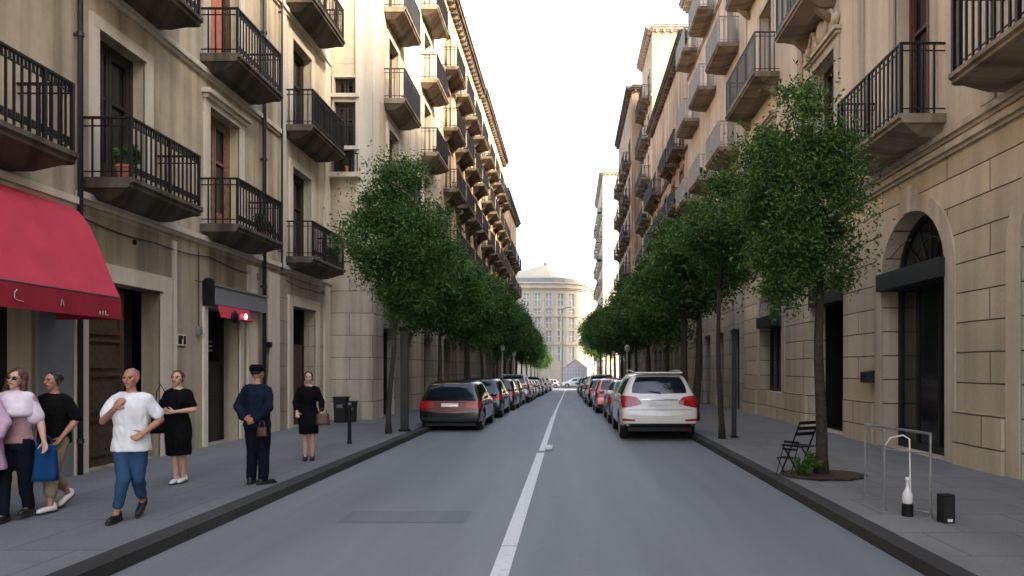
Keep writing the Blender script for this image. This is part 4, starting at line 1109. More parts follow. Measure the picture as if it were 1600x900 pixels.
            P_([(s * 1.5, 1.1, .86), (s * 1.5, 1.25, .86), (s * 1.5, 1.25, .89), (s * 1.5, 1.1, .89)], (-s, 0, 0), M['chrome'], 'door_handle', r=0, off=.03, n=3, m=2)
            P_([(s * .88, 0, .72), (s * .55, 0, .74), (s * .6, 0, .86), (s * .86, 0, .88)], (0, -1, 0), M['headlight'], 'headlight', off=.01)
        P_([(-.66, 0, 1.10), (.66, 0, 1.10), (.58, 0, 1.52), (-.58, 0, 1.52)], (0, -1, 0), M['carglass'], 'windscreen', r=.15)
        ub = MB(); ub.box(-.78, .78, .14, 4.3, .24, .42)
    else:
        P_([(-.69, 0, .965), (.69, 0, .965), (.59, 0, 1.345), (-.59, 0, 1.345)], (0, 1, 0), M['carglass'], 'rear_window', r=.22)
        for s in (-1, 1):
            P_([(s * .87, 0, .66), (s * .46, 0, .68), (s * .46, 0, .84), (s * .87, 0, .86)], (0, 1, 0), M['tail'], 'tail_light', r=.2, off=.012)
            P_([(s * 1.5, .06, .66), (s * 1.5, .30, .72), (s * 1.5, .26, .82), (s * 1.5, .06, .84)], (-s, 0, 0), M['tail'], 'tail_light', r=.2, off=.01)
            P_([(s * .84, 0, .56), (s * .56, 0, .62), (s * .6, 0, .72), (s * .82, 0, .74)], (0, -1, 0), M['headlight'], 'headlight', off=.01)
            for (y0, y1, t0, t1) in ((.50, .98, .66, 1.12), (1.06, 1.80, 1.16, 1.80), (1.88, 2.80, 1.86, 2.36)):
                P_([(s * 1.5, y0, .94), (s * 1.5, y1, .92), (s * 1.5, t1, 1.31), (s * 1.5, t0, 1.31)], (-s, 0, 0), M['carglass'], 'side_window', r=.12)
            for yy in (1.1, 1.84, 2.8):
                P_([(s * 1.5, yy, .34), (s * 1.5, yy + .012, .34), (s * 1.5, yy + .012, .90), (s * 1.5, yy, .90)], (-s, 0, 0), M['plastic'], 'door_seam', r=0, off=.003, n=1)
            mb = MB(); mb.ell((s * (h + .09), 2.55, .95), (.10, .06, .06)); mb.build('wing_mirror', paint, root, smooth=True)
            P_([(s * 1.5, 1.2, .74), (s * 1.5, 1.34, .74), (s * 1.5, 1.34, .765), (s * 1.5, 1.2, .765)], (-s, 0, 0), M['chrome'], 'door_handle', r=0, off=.03, n=3, m=2)
        P_([(-.62, 0, .90), (.62, 0, .90), (.54, 0, 1.27), (-.54, 0, 1.27)], (0, -1, 0), M['carglass'], 'windscreen', r=.15)
        P_([(-.24, 0, .70), (.24, 0, .70), (.24, 0, .80), (-.24, 0, .80)], (0, 1, 0), M['plate'], 'number_plate', off=.014, r=0)
        P_([(-.8, 0, .24), (.8, 0, .24), (.8, 0, .40), (-.8, 0, .40)], (0, 1, 0), M['plastic'], 'bumper_skirt', off=.008, r=0)
        P_([(-.6, 0, .36), (.6, 0, .36), (.6, 0, .52), (-.6, 0, .52)], (0, -1, 0), M['plastic'], 'grille', off=.008, r=0)
        ub = MB(); ub.box(-.72, .72, .14, 4.0, .16, .30)
    ub.build('underbody', M['plastic'], root)
    for y in wy:
        for s in (-1, 1):
            x = s * (h - .135)
            mb = MB(); mb.lathe([(wr * .62, -.10), (wr * .93, -.105), (wr, -.07), (wr, .07), (wr * .93, .105), (wr * .62, .10)], (x, y, wr), 28, 'x')
            w = mb.build('wheel', M['tyre'], root, smooth=False)
            mb = MB(); mb.lathe([(wr * .64, 0), (wr * .60, .015), (wr * .16, .03), (wr * .12, .04)] if s > 0 else [(wr * .12, -.04), (wr * .16, -.03), (wr * .60, -.015), (wr * .64, 0)], (x + s * .085, y, wr), 20, 'x')
            mb.build('rim', M['plastic'], w)
            mb = MB()
            for k in range(6):
                a = k * PI / 3; mb.tube([(x + s * .122, y + .04 * math.cos(a), wr + .04 * math.sin(a)), (x + s * .108, y + wr * .60 * math.cos(a), wr + wr * .60 * math.sin(a))], .022, 6)
            mb.lathe([(wr * .66, -.01), (wr * .66, .01), (wr * .60, .012), (wr * .60, -.012)], (x + s * .102, y, wr), 24, 'x')
            mb.build('wheel_spoke', M['rim'], w)
    return body

GC = 'cars parked along the kerb'
suv = thing('parked_car', 'white estate car with dark rear window parked nearest on the right', 'car', (2.22, 17.25, 0), 0, GC)
make_car('suv', CP['white'], suv)
hb = thing('parked_car', 'black low car with a dark red rear band parked nearest on the left', 'car', (-3.38, 19.8, 0), 0, GC)
hbody = make_car('hatch', CP['black'], hb)
# copies first (without the red band)
def recolor(t, old, new):
    for ch in t.children:
        if ch.type == 'MESH' and ch.name.split('.')[0] in ('body', 'wing_mirror', 'spoiler'):
            me = ch.data.copy(); ch.data = me
            for i, m in enumerate(me.materials):
                if m == old: me.materials[i] = new
def place_car(src, x, y, colr, label, rz=0, group=GC):
    c = copy_tree(src); c.location = (x, y, gz(y + 2)); c.rotation_euler = (0, 0, rz)
    c.rotation_euler[0] = math.atan2(gz(y + 4) - gz(y), 4) if abs(rz) < .1 else 0
    old = CP['white'] if src is suv else CP['black']
    if CP[colr] != old: recolor(c, old, CP[colr])
    c['label'] = label; c['group'] = group
    return c
colsL = ['navy', 'black', 'grey', 'silver', 'black', 'navy', 'silver', 'grey', 'black', 'white', 'grey', 'black', 'silver', 'grey', 'navy']
for i, cn in enumerate(colsL):
    y = 25.0 + i * 5.25
    src = suv if i in (3, 7, 9, 12) else hb
    place_car(src, -3.3 + .05 * math.sin(i * 2.2), y, cn, '%s %s parked in the left row, %s from the camera' % (cn.replace('navy', 'dark blue'), 'tall car' if src is suv else 'low car', ordn[i + 1]))
colsR = ['grey', 'coral', 'black', 'white', 'navy', 'silver', 'black', 'white', 'grey', 'black', 'silver', 'navy', 'grey', 'black']
for i, cn in enumerate(colsR):
    y = 22.4 + i * 5.3 + (1.2 if i > 1 else 0)
    src = suv if i in (3, 6, 9) else hb
    place_car(src, (2.12, 1.9, 1.8)[min(i, 2)], y, cn, '%s %s parked in the right row, %s from the camera' % (cn.replace('navy', 'dark blue').replace('coral', 'coral pink'), 'tall car' if src is suv else 'low car', ordn[i + 1]))
for i, (x, cn) in enumerate(((-1.6, 'white'), (3.2, 'white'), (-7.0, 'silver'))):
    place_car(hb if i != 1 else suv, x, 117 + i * .4, cn, ('white low car crossing at the end of the street', 'white tall car behind the crossing low one at the street end', 'silver car on the cross road at the left of the street end')[i], PI / 2, 'cars on the cross road')
# red band on the nearest black car
fullm = None
for ch in hb.children:
    if ch.name.split('.')[0] == 'body': fullm = ch.data
bv = BVHTree.FromPolygons([v.co.copy() for v in fullm.vertices], [tuple(p.vertices) for p in fullm.polygons])
patch(bv, [(-.80, 0, .585), (.80, 0, .585), (.84, 0, .865), (-.84, 0, .865)], (0, 1, 0), 16, 6, .011, 0).build('light_band', plain('band_red', (.13, .003, .010), rough=.25, coat=.3), hb, smooth=True)
patch(bv, [(-.22, 0, .72), (.22, 0, .72), (.22, 0, .76), (-.22, 0, .76)], (0, 1, 0), 6, 2, .02, 0).build('badge_strip', M['chrome'], hb)

# ------------------------------------------------------------------ people
SK = {n: plain('skin_' + n, c, rough=.55, var=.08, scale=20) for n, c in dict(tan=(.38, .18, .12), fair=(.50, .30, .23), dark=(.18, .09, .06)).items()}
def cloth(name, c, rough=.9): return plain('cloth_' + name, c, rough=rough, var=.14, scale=9, bump=.25, spec=.12)
CL = dict(white=cloth('white', (.68, .70, .74)), lilac=cloth('lilac', (.46, .32, .44)), mauve=cloth('mauve', (.36, .22, .26)), shawl=cloth('shawl', (.62, .55, .64)), black=cloth('black', (.004, .004, .0045)), navy=cloth('navy', (.008, .013, .028)),
          darkjean=cloth('dark_jeans', (.005, .007, .014)), jean=cloth('jeans', (.028, .07, .145)), khaki=cloth('khaki', (.27, .21, .15)), brown=cloth('brown', (.07, .04, .03)), blue=cloth('blue_bag', (.006, .045, .14)), pink=cloth('pink_bag', (.28, .10, .09)))
M['hair_brown'] = plain('hair_brown', (.07, .022, .012), rough=.5, var=.5, scale=40); M['hair_black'] = plain('hair_black', (.010, .008, .007), rough=.5); M['hair_grey'] = plain('hair_grey', (.30, .14, .12), rough=.7, var=.3, scale=40)
M['eye'] = plain('eye', (.03, .02, .015), rough=.2); M['lip'] = plain('lip', (.30, .06, .06), rough=.5); M['shoe_white'] = plain('shoe_white', (.65, .64, .62), rough=.6); M['shoe_black'] = plain('shoe_black', (.01, .01, .01), rough=.5); M['sole'] = plain('sole', (.02, .02, .02), rough=.8)
M['leather_brown'] = plain('leather_brown', (.07, .024, .016), rough=.5)

def lerp(a, b, t): return Vector(a).lerp(Vector(b), t)
def folds(me, amp, sc, seed=0, bias=0.0):
    ns = [v.normal.copy() for v in me.vertices]
    for v, n in zip(me.vertices, ns):
        p = Vector((v.co.x * sc, v.co.y * sc, v.co.z * sc * .55 + v.co.x * sc * .5 + seed))
        v.co += n * (noise.noise(p) * amp + noise.noise(p * 2.3) * amp * .5 + bias)
def hand(mb, wr, fdir, palm_n, curl=.35, sgn=1):
    f = Vector(fdir).normalized(); pn = Vector(palm_n); pn = (pn - f * pn.dot(f)).normalized(); side = f.cross(pn) * sgn
    wr = Vector(wr)
    rot = Matrix((side, pn, f)).transposed()
    mb.cap(wr - f * .02, wr + f * .03, .024, .024)
    mb.ell(wr + f * .058, (.040, .016, .052), rot=rot)
    for k, (o, l) in enumerate(((-.030, .066), (-.010, .078), (.011, .074), (.031, .058))):
        b = wr + f * .085 + side * o
        d1 = (f + pn * curl * .6).normalized(); d2 = (f + pn * curl * 1.9).normalized(); d3 = (f + pn * curl * 3).normalized()
        p1 = b + d1 * l * .45; p2 = p1 + d2 * l * .32; p3 = p2 + d3 * l * .25
        mb.cap(b, p1, .0098, .0092, 8); mb.cap(p1, p2, .0092, .0085, 8); mb.cap(p2, p3, .0085, .007, 8)
    b = wr + f * .03 - side * .032; d = (f * .7 - side * .75 + pn * .35).normalized(); p1 = b + d * .036; p2 = p1 + (d + f * .6 + pn * .3).normalized() * .03
    mb.cap(b, p1, .013, .011, 8); mb.cap(p1, p2, .011, .008, 8)

def person(label, loc, rz, H, skin, hair, J, top=None, bottom=None, dress=None, shoes='shoe_white', female=False, head_yaw=0, head_tilt=0, hairstyle='short', sleeve=.55, hat=False, group='people on the left pavement', legskin=False, extra=None, wide=1.0, glasses=False):
    t = thing('person', label, 'person', loc, rz, group); S = H / 1.70; t.scale = (S, S, S)
    V = Vector; sw = .145 if female else .175; sw *= wide; hw = .09
    sh = {-1: V((-sw, .0, 1.365)), 1: V((sw, .0, 1.365))}
    el = {-1: V(J['eL']), 1: V(J['eR'])}; wr = {-1: V(J['wL']), 1: V(J['wR'])}
    kn = {-1: V(J['kL']), 1: V(J['kR'])}; an = {-1: V(J['aL']), 1: V(J['aR'])}
    hp = {-1: V((-hw, 0, .88)), 1: V((hw, 0, .88))}
    toe = {-1: V(J.get('tL', (0, -1, 0))), 1: V(J.get('tR', (0, -1, 0)))}
    # ---- body, one surface
    mb = MB()
    mb.loft([(0, 0, .80, .14, .10), (0, .01, .88, .168, .115), (0, .005, .97, .155, .105), (0, 0, 1.08, .132, .092), (0, -.005, 1.20, .148, .105), (0, 0, 1.30, .165 * wide, .112), (0, .005, 1.37, .14 * wide, .095), (0, .01, 1.43, .09, .07), (0, .01, 1.46, .055, .055)])
    mb.cap((0, .012, 1.42), (0, -.005, 1.53), .052, .048)
    if female:
        for s in (-1, 1): mb.ell((s * .065, -.062, 1.245), (.055, .045, .06))
    for s in (-1, 1):
        mb.cap(sh[s] + V((-s * .06, 0, .02)), sh[s], .056, .052); mb.cap(sh[s], lerp(sh[s], el[s], .5), .050, .045); mb.cap(lerp(sh[s], el[s], .5), el[s], .047, .038)
        mb.cap(el[s], lerp(el[s], wr[s], .35), .038, .040); mb.cap(lerp(el[s], wr[s], .35), wr[s], .040, .024)
        mb.cap(hp[s], lerp(hp[s], kn[s], .5), .088, .073); mb.cap(lerp(hp[s], kn[s], .5), kn[s], .073, .052)
        mb.cap(kn[s], lerp(kn[s], an[s], .33) + V((0, .012, 0)), .050, .053); mb.cap(lerp(kn[s], an[s], .33) + V((0, .012, 0)), an[s], .053, .034)
        td = toe[s].normalized(); mb.cap(an[s] + V((0, 0, -.025)), an[s] + td * .14 + V((0, 0, -.045)), .036, .028)
        fd = J.get('fL' if s < 0 else 'fR') or (wr[s] - el[s])
        hand(mb, wr[s], fd, J.get('pL' if s < 0 else 'pR', (-s * .3, -1, 0)), J.get('curl', .35), -s)
    # ---- head
    hm = MB(); hc = V((0, -.012, 1.605))
    hm.ell(hc + V((0, .012, .012)), (.074, .092, .098), 20, 14); hm.ell(hc + V((0, -.030, -.045)), (.054, .058, .062), 16, 12); hm.cap(hc + V((0, -.055, -.092)), hc + V((0, -.058, -.088)), .024, .022)
    hm.cap(hc + V((0, -.088, .012)), hc + V((0, -.108, -.022)), .009, .014); hm.ell(hc + V((0, -.075, .028)), (.058, .018, .013)); hm.cap(hc + V((-.018, -.088, -.052)), hc + V((.018, -.088, -.052)), .009, .009)
    for s in (-1, 1): hm.ell(hc + V((s * .040, -.062, -.015)), (.022, .02, .02)); hm.ell(hc + V((s * .076, .008, -.005)), (.010, .018, .030))
    R = Matrix.Rotation(head_yaw, 3, 'Z') @ Matrix.Rotation(head_tilt, 3, 'Y'); piv = V((0, 0, 1.50))
    turn = lambda m_: [tuple(piv + R @ (V(p) - piv)) for p in m_.v]
    mb.add(turn(hm), hm.f)
    me = evaluated(mb.mesh('b'), [m_remesh(.0075, 4)]); attach(me, 'body', SK[skin], t)
    # face details
    for s in (-1, 1):
        e = MB(); e.ell(hc + V((s * .030, -.084, .008)), (.013, .008, .006)); e.v = turn(e); e.build('eye', M['eye'], t, smooth=True)
        e = MB(); e.cap(hc + V((s * .016, -.092, .030)), hc + V((s * .045, -.080, .030)), .004, .003); e.v = turn(e); e.build('eyebrow', M[hair], t, smooth=True)
    e = MB(); e.cap(hc + V((-.020, -.097, -.052)), hc + V((.020, -.097, -.052)), .005, .005); e.v = turn(e); e.build('mouth', M['lip'], t, smooth=True)
    if glasses:
        e = MB()
        for s in (-1, 1): e.ell(hc + V((s * .031, -.095, .008)), (.026, .006, .019)); e.tube([hc + V((s * .055, -.088, .012)), hc + V((s * .078, .0, .010))], .003, 5)
        e.tube([hc + V((-.01, -.100, .012)), hc + V((.01, -.100, .012))], .003, 5); e.v = turn(e); e.build('sunglasses', M['glass'], t, smooth=True)
    hb_ = MB()
    if hairstyle == 'short':
        hb_.ell(hc + V((0, .030, .034)), (.081, .090, .088), 18, 12)
    if hairstyle == 'crop':
        hb_.ell(hc + V((0, .026, .028)), (.0765, .090, .089), 18, 12)
    if hairstyle == 'bun':
        hb_.ell(hc + V((0, .028, .032)), (.083, .092, .092), 18, 12); hb_.ell(hc + V((0, .115, .03)), (.04, .04, .04)); 
        for s in (-1, 1): hb_.cap(hc + V((s * .07, -.01, .03)), hc + V((s * .072, .01, -.06)), .02, .012)
    if hairstyle == 'long':
        hb_.ell(hc + V((0, .028, .034)), (.088, .095, .092), 18, 12)
        for s in (-1, 1):
            hb_.cap(hc + V((s * .070, .01, .03)), hc + V((s * .092, .015, -.12)), .034, .034); hb_.cap(hc + V((s * .092, .015, -.12)), hc + V((s * .105, .0, -.24)), .034, .015)
        hb_.cap(hc + V((0, .07, 0)), hc + V((0, .075, -.22)), .07, .05)
    if hb_.v:
        hb_.v = turn(hb_); me = evaluated(hb_.mesh('h'), [m_remesh(.008, 3)]); folds(me, .006, 40); attach(me, 'hair', M[hair], t)
    if hat:
        ht = MB(); ht.loft([(0, .01, 1.635, .093, .108), (0, .012, 1.67, .096, .110), (0, .015, 1.715, .09, .10), (0, .018, 1.735, .06, .07)]); ht.v = turn(ht); o = ht.build('cap', CL['black'], t, smooth=True)
        h2 = MB(); h2.loft([(0, -.075, 1.640, .075, .085), (0, -.075, 1.648, .072, .082)]); h2.v = turn(h2); h2.build('cap_peak', CL['black'], o)
    # ---- clothes
    def shirt(col, hem=.82, infl=.022, sl=sleeve, name='shirt', flare=.0):
        m = MB(); i = infl
        m.loft([(0, .005, hem, .165 + i + flare, .118 + i + flare), (0, .005, .95, .158 + i, .112 + i), (0, 0, 1.08, .145 + i, .105 + i), (0, -.008, 1.20, .155 + i, .115 + i), (0, -.002, 1.30, .17 * wide + i, .117 + i), (0, .004, 1.38, .145 * wide + i * .6, .09 + i * .6), (0, .01, 1.44, .08 + i * .3, .065 + i * .3)])
        if female:
            for s in (-1, 1): m.ell((s * .065, -.075, 1.245), (.07, .055, .075))
        for s in (-1, 1):
            m.cap(sh[s] + V((-s * .07, 0, .02)), sh[s], .056 + i * .15, .052 + i * .15)
            full_ = sl > 1
            e = lerp(sh[s], el[s], min(sl, 1)); m.cap(sh[s], e, .052 + i * .15, .047 + i * .5 if not full_ else .043 + i * .5)
            if full_: m.cap(el[s], lerp(el[s], wr[s], sl - 1), .047 + i * .5, .034 + i * .5)
        me = evaluated(m.mesh('s'), [m_remesh(.010, 3)]); folds(me, .013, 8, H * 10, .008); folds(me, .005, 24, H * 3); return attach(me, name, CL[col], t)
    def pants(col, to=.97, infl=.016, name='trousers'):
        m = MB(); i = infl
        m.loft([(0, .0, .80, .15 + i, .105 + i), (0, .008, .88, .170 + i, .120 + i), (0, .005, .97, .155 + i * .8, .108 + i * .8), (0, .0, 1.02, .145 + i * .6, .10 + i * .6)])
        for s in (-1, 1):
            m.cap(hp[s], lerp(hp[s], kn[s], .5), .092 + i, .080 + i); 
            if to <= .5:
                m.cap(lerp(hp[s], kn[s], .5), lerp(hp[s], kn[s], .5 + to), .080 + i, .074 + i)
            else:
                m.cap(lerp(hp[s], kn[s], .5), kn[s], .080 + i, .060 + i); m.cap(kn[s], lerp(kn[s], an[s], to * 2 - 1), .060 + i, .046 + i * 1.1)
        me = evaluated(m.mesh('p'), [m_remesh(.011, 3)]); folds(me, .010, 10, H * 7); folds(me, .004, 26, H); return attach(me, name, CL[col], t)
    if bottom: pants(bottom[0], bottom[1], bottom[2] if len(bottom) > 2 else .016, bottom[3] if len(bottom) > 3 else 'trousers')
    if top: shirt(top[0], *(top[1:]))
    if dress:
        m = MB(); i = .02; col, hem = dress[0], dress[1]
        mid = (kn[-1] + kn[1]) / 2
        m.loft([(mid.x * .7, mid.y * .7, hem, .17, .14), (mid.x * .4, mid.y * .4, (hem + .88) / 2, .185, .15), (0, .008, .88, .19, .14), (0, .005, .97, .17, .125), (0, 0, 1.08, .145, .108), (0, -.008, 1.20, .165, .122), (0, -.002, 1.30, .18, .127), (0, .004, 1.38, .15, .10), (0, .01, 1.44, .08, .065)])
        for s in (-1, 1):
            if female: m.ell((s * .065, -.075, 1.245), (.07, .055, .075))
            m.cap(sh[s] + V((-s * .07, 0, .02)), sh[s], .063, .060); m.cap(sh[s], lerp(sh[s], el[s], min(1, sleeve)), .060, .055)
            if sleeve > 1: m.cap(el[s], lerp(el[s], wr[s], sleeve - 1), .06, .045)
        me = evaluated(m.mesh('d'), [m_remesh(.011, 3)]); folds(me, .013, 8, H * 5, .006); attach(me, 'dress', CL[col], t)
    for s in (-1, 1):
        m = MB(); td = toe[s].normalized(); a = an[s]
        m.cap(a + V((0, 0, .0)) - td * .035, a - td * .045 + V((0, 0, -.045)), .040, .042); m.cap(a + V((0, 0, -.035)) - td * .02, a + td * .15 + V((0, 0, -.050)), .046, .034)
        me = evaluated(m.mesh('sh'), [m_remesh(.009, 3)])
        o = attach(me, 'shoe', M[shoes], t)
        m = MB(); sd = V((-td.y, td.x, 0)); z = -.080
        pts = []
        for (f, w) in ((-.095, .025), (-.07, .040), (0, .042), (.08, .047), (.15, .042), (.19, .022)):
            pts.append((f, w))
        poly = [a + td * f + sd * w + V((0, 0, z)) for f, w in pts] + [a + td * f - sd * w + V((0, 0, z)) for f, w in reversed(pts)]
        m.prism(poly, (0, 0, .018)); m.build('sole', M['sole'], o)
    return t

PZ = .118
ARM = dict(eL=(-.24, .02, 1.11), wL=(-.27, -.06, .87), eR=(.24, .02, 1.11), wR=(.27, -.06, .87))
WALK = dict(kL=(-.09, -.14, .48), aL=(-.08, -.16, .10), kR=(.07, .03, .47), aR=(.06, .26, .17), tR=(0, -1, -.5))
STAND = dict(kL=(-.09, -.01, .48), aL=(-.10, .02, .085), kR=(.09, -.01, .48), aR=(.10, .02, .085))
def at(px, py):   # foot point on the pavement
    Y = 1100 * 1.68 / (py - 575); return (px - 890) / 1100 * Y, Y
x, y = at(205, 812)
person('person in a white T-shirt and blue jeans walking with one hand at the chest', (x, y, PZ), .12, 1.66, 'tan', 'hair_grey',
       dict(eL=(-.29, -.02, 1.12), wL=(-.10, -.17, 1.27), eR=(.29, .06, 1.13), wR=(.20, -.12, 1.0), fL=(.6, -.1, .75), fR=(-.6, -.3, -.4), pL=(.2, 1, 0), kL=(-.02, -.13, .48), aL=(-.10, -.12, .095), kR=(.07, .0, .47), aR=(.02, .22, .18), tR=(.1, -1, -.6), curl=.5),
       top=('white', .79, .024, .72, 'shirt', .016), bottom=('jean', .87, .010), shoes='shoe_black', hairstyle='crop', wide=.98)
x, y = at(24, 812)
P2 = person('person with long brown hair in a mauve top and dark jeans laughing', (x, y, PZ), .15, 1.66, 'fair', 'hair_brown',
       dict(eL=(-.22, .04, 1.12), wL=(-.24, -.04, .88), eR=(.24, .03, 1.13), wR=(.31, -.03, .90), kL=(-.06, -.10, .48), aL=(-.04, -.14, .09), kR=(.08, .02, .48), aR=(.05, .16, .12)),
       top=('mauve', .88, .016, .4), bottom=('darkjean', .98, .012), shoes='shoe_black', female=True, hairstyle='long', head_tilt=.18, glasses=True)
m = MB(); m.loft([(0, -.03, 1.20, .20, .165), (0, -.02, 1.30, .195, .150), (0, -.005, 1.375, .165, .115), (0, .01, 1.44, .08, .075)])
for s in (-1, 1): m.cap((s * .11, 0, 1.37), (s * .20, .01, 1.17), .062, .062)
me = evaluated(m.mesh('shawl'), [m_remesh(.011, 3)]); folds(me, .008, 10, 0, .028); attach(me, 'shawl', CL['shawl'], P2)
x, y = at(84, 797)
person('person in a black top and khaki trousers with white trainers', (x, y, PZ), -.15, 1.62, 'tan', 'hair_black',
       dict(eL=(-.28, .06, 1.14), wL=(-.22, -.10, .96), eR=(.28, .05, 1.13), wR=(.22, -.10, .93), kL=(-.06, .02, .48), aL=(-.04, .25, .17), tL=(0, -1, -.6), kR=(.08, -.12, .48), aR=(.09, -.14, .09)),
       top=('black', .84, .03, .9), bottom=('khaki', .80, .024), shoes='shoe_white', hairstyle='bun', head_tilt=-.06)
x, y = at(278, 755)
P5 = person('person in a black knee length dress and white shoes with folded arms', (x, y, PZ), .1, 1.63, 'fair', 'hair_brown',
       dict(eL=(-.23, -.02, 1.12), wL=(-.14, -.19, 1.08), eR=(.25, -.02, 1.12), wR=(.04, -.21, 1.10), fR=(-1, -.1, .05), fL=(.5, -.2, .4), kL=(-.03, -.04, .48), aL=(-.02, -.02, .085), kR=(.06, .0, .48), aR=(.05, .08, .085), curl=.6),
       dress=('black', .44), shoes='shoe_white', female=True, hairstyle='bun', sleeve=.7)
x, y = at(402, 756)
person('person in a navy jacket and black cap standing with hands behind the back', (x, y, PZ), PI - .25, 1.70, 'tan', 'hair_black',
       dict(eL=(-.26, .09, 1.12), wL=(-.10, .18, .93), eR=(.25, .09, 1.12), wR=(.06, .19, .96), fL=(1, .1, -.2), fR=(-1, .1, -.2), kL=(-.10, -.01, .48), aL=(-.12, .02, .085), kR=(.08, -.01, .48), aR=(.09, .02, .085), tL=(-.5, -1, 0), tR=(.4, -1, 0), curl=.5),
       top=('navy', .84, .03, 1.85), bottom=('darkjean', .985, .022), shoes='shoe_black', hairstyle='short', hat=True, wide=1.02)
x, y = at(482, 719)
person('person in a black coat with bare legs standing farthest along the pavement', (x, y, PZ), .3, 1.60, 'fair', 'hair_black',
       dict(eL=(-.23, .0, 1.12), wL=(-.20, -.12, .95), eR=(.24, -.01, 1.12), wR=(.24, -.10, .91), kL=(-.06, -.01, .48), aL=(-.06, .0, .085), kR=(.07, .0, .48), aR=(.07, .02, .085)),
       dress=('black', .52), shoes='shoe_black', female=True, hairstyle='bun', sleeve=1.7)
person('person in a long lilac shirt cut by the left edge of the photo', (-6.29, 7.5, PZ), .1, 1.64, 'fair', 'hair_brown',
       dict(eL=(-.24, .04, 1.12), wL=(-.26, -.04, .88), eR=(.25, .0, 1.13), wR=(.22, -.12, .92), kL=(-.08, -.08, .48), aL=(-.08, -.1, .09), kR=(.08, .02, .48), aR=(.06, .16, .12)),
       top=('lilac', .62, .045, 1.6, 'shirt', .04), bottom=('darkjean', .98, .014), shoes='shoe_black', female=True, hairstyle='long')

# bags
def bag(name, label, loc, w, d, h, mat, strap, rz=0, cat='bag'):
    t = thing(name, label, cat, loc, rz)
    mb = MB(); secs = []
    for k in range(7):
        q = k / 6; s = 1 - .18 * q ** 2; secs.append((0, 0, -h + h * q, w / 2 * s, d / 2 * (1 - .45 * q)))
    vs = []; n = 16
    mb.loft([(a, b, c, ww, dd) for a, b, c, ww, dd in secs], 16)
    for i, v in enumerate(mb.v):
        x_, y_, z_ = v; ex = secs[i // 16][3]; ey = secs[i // 16][4]
        mb.v[i] = (math.copysign(min(ex, abs(x_) * 1.25), x_), math.copysign(min(ey, abs(y_) * 1.3), y_), z_)
    mb.build('bag_body', mat, t, smooth=True)
    mb = MB(); mb.tube([(-w * .3, 0, -.02), (-w * .22, 0, strap * .7), (0, 0, strap), (w * .22, 0, strap * .7), (w * .3, 0, -.02)], .008, 6); mb.build('handle', mat, t)
bag('shopping_bag', 'bright blue shopping bag hanging between the mauve top and the khaki trousers', (-5.90, 7.92, .93), .25, .12, .40, CL['blue'], .12, .2)
bag('shoulder_bag', 'black shoulder bag beside the person with folded arms', (-6.03, 10.38, 1.18), .26, .15, .34, CL['black'], .38, .1)
bag('handbag', 'brown leather handbag held by the person farthest along the pavement', (-4.44, 12.66, .98), .24, .12, .20, M['leather_brown'], .10, .3)
bag('handbag', 'small brown bag held behind the navy jacket', (-4.36, 9.98, .96), .14, .07, .13, M['leather_brown'], .10, .0)

# ------------------------------------------------------------------ street furniture
def bollard(label, px, py):
    x, y = at(px, py); t = thing('bollard', label, 'bollard', (x, y, PZ))
    mb = MB(); mb.lathe([(.055, 0), (.055, .04), (.042, .05), (.040, .78), (.048, .80), (.048, .83), (.040, .85), (.038, .93), (.015, .955)], (0, 0, 0), 16); mb.build('post', M['iron'], t, smooth=False)
    mb = MB(); mb.lathe([(.0415, .86), (.0415, .91)], (0, 0, 0), 16); mb.build('reflective_band', M['sign_grey'], t)
bollard('slim black bollard on the left pavement before the first tree', 546, 693)
for lab, px, py, w, h in (('square black litter bin by the grey stone wall', 533, 660, .38, .75), ('low dark crate bin right of the litter bin at the stone wall', 549, 659, .30, .6)):
    x, y = at(px, py); t = thing('litter_bin', lab, 'bin', (x, y, PZ))
    mb = MB(); mb.hexa([(-w / 2 * .85, -w / 2 * .85, 0), (w / 2 * .85, -w / 2 * .85, 0), (w / 2 * .85, w / 2 * .85, 0), (-w / 2 * .85, w / 2 * .85, 0), (-w / 2, -w / 2, h), (w / 2, -w / 2, h), (w / 2, w / 2, h), (-w / 2, w / 2, h)]); mb.build('bin_body', M['plastic'], t, bevel=.015)
    mb = MB(); mb.box(-w / 2 - .02, w / 2 + .02, -w / 2 - .02, w / 2 + .02, h, h + .05); mb.build('lid', M['plastic'], t, bevel=.015)
    mb = MB(); mb.box(-w * .2, w * .25, -w / 2 - .004, -w / 2 + .01, h * .62, h * .75); mb.build('notice', M['sign_grey'], t)
def pillar(label, px, py, w, h, mat='steel_dark'):
    x, y = at(px, py); t = thing('metal_pillar', label, 'pillar', (x, y, PZ))
    mb = MB(); mb.box(-w / 2, w / 2, -w * .3, w * .3, .06, h); mb.build('shaft', M[mat], t, bevel=.01)
    mb = MB(); mb.box(-w * .7, w * .7, -w * .45, w * .45, 0, .06); mb.build('foot', M['iron'], t)
    mb = MB(); mb.box(-w * .62, w * .62, -w * .4, w * .4, h, h + .07); mb.prism([(-w * .62, -w * .4, h + .07), (w * .62, -w * .4, h + .07), (0, -w * .4, h + .14)], (0, w * .8, 0)); mb.build('cap', M['iron'], t)
pillar('tall black metal pillar beside the nearest left tree trunk', 632, 674, .20, 2.65)
pillar('grey metal pillar between the white car and the second right tree', 1147, 684, .11, 2.5)
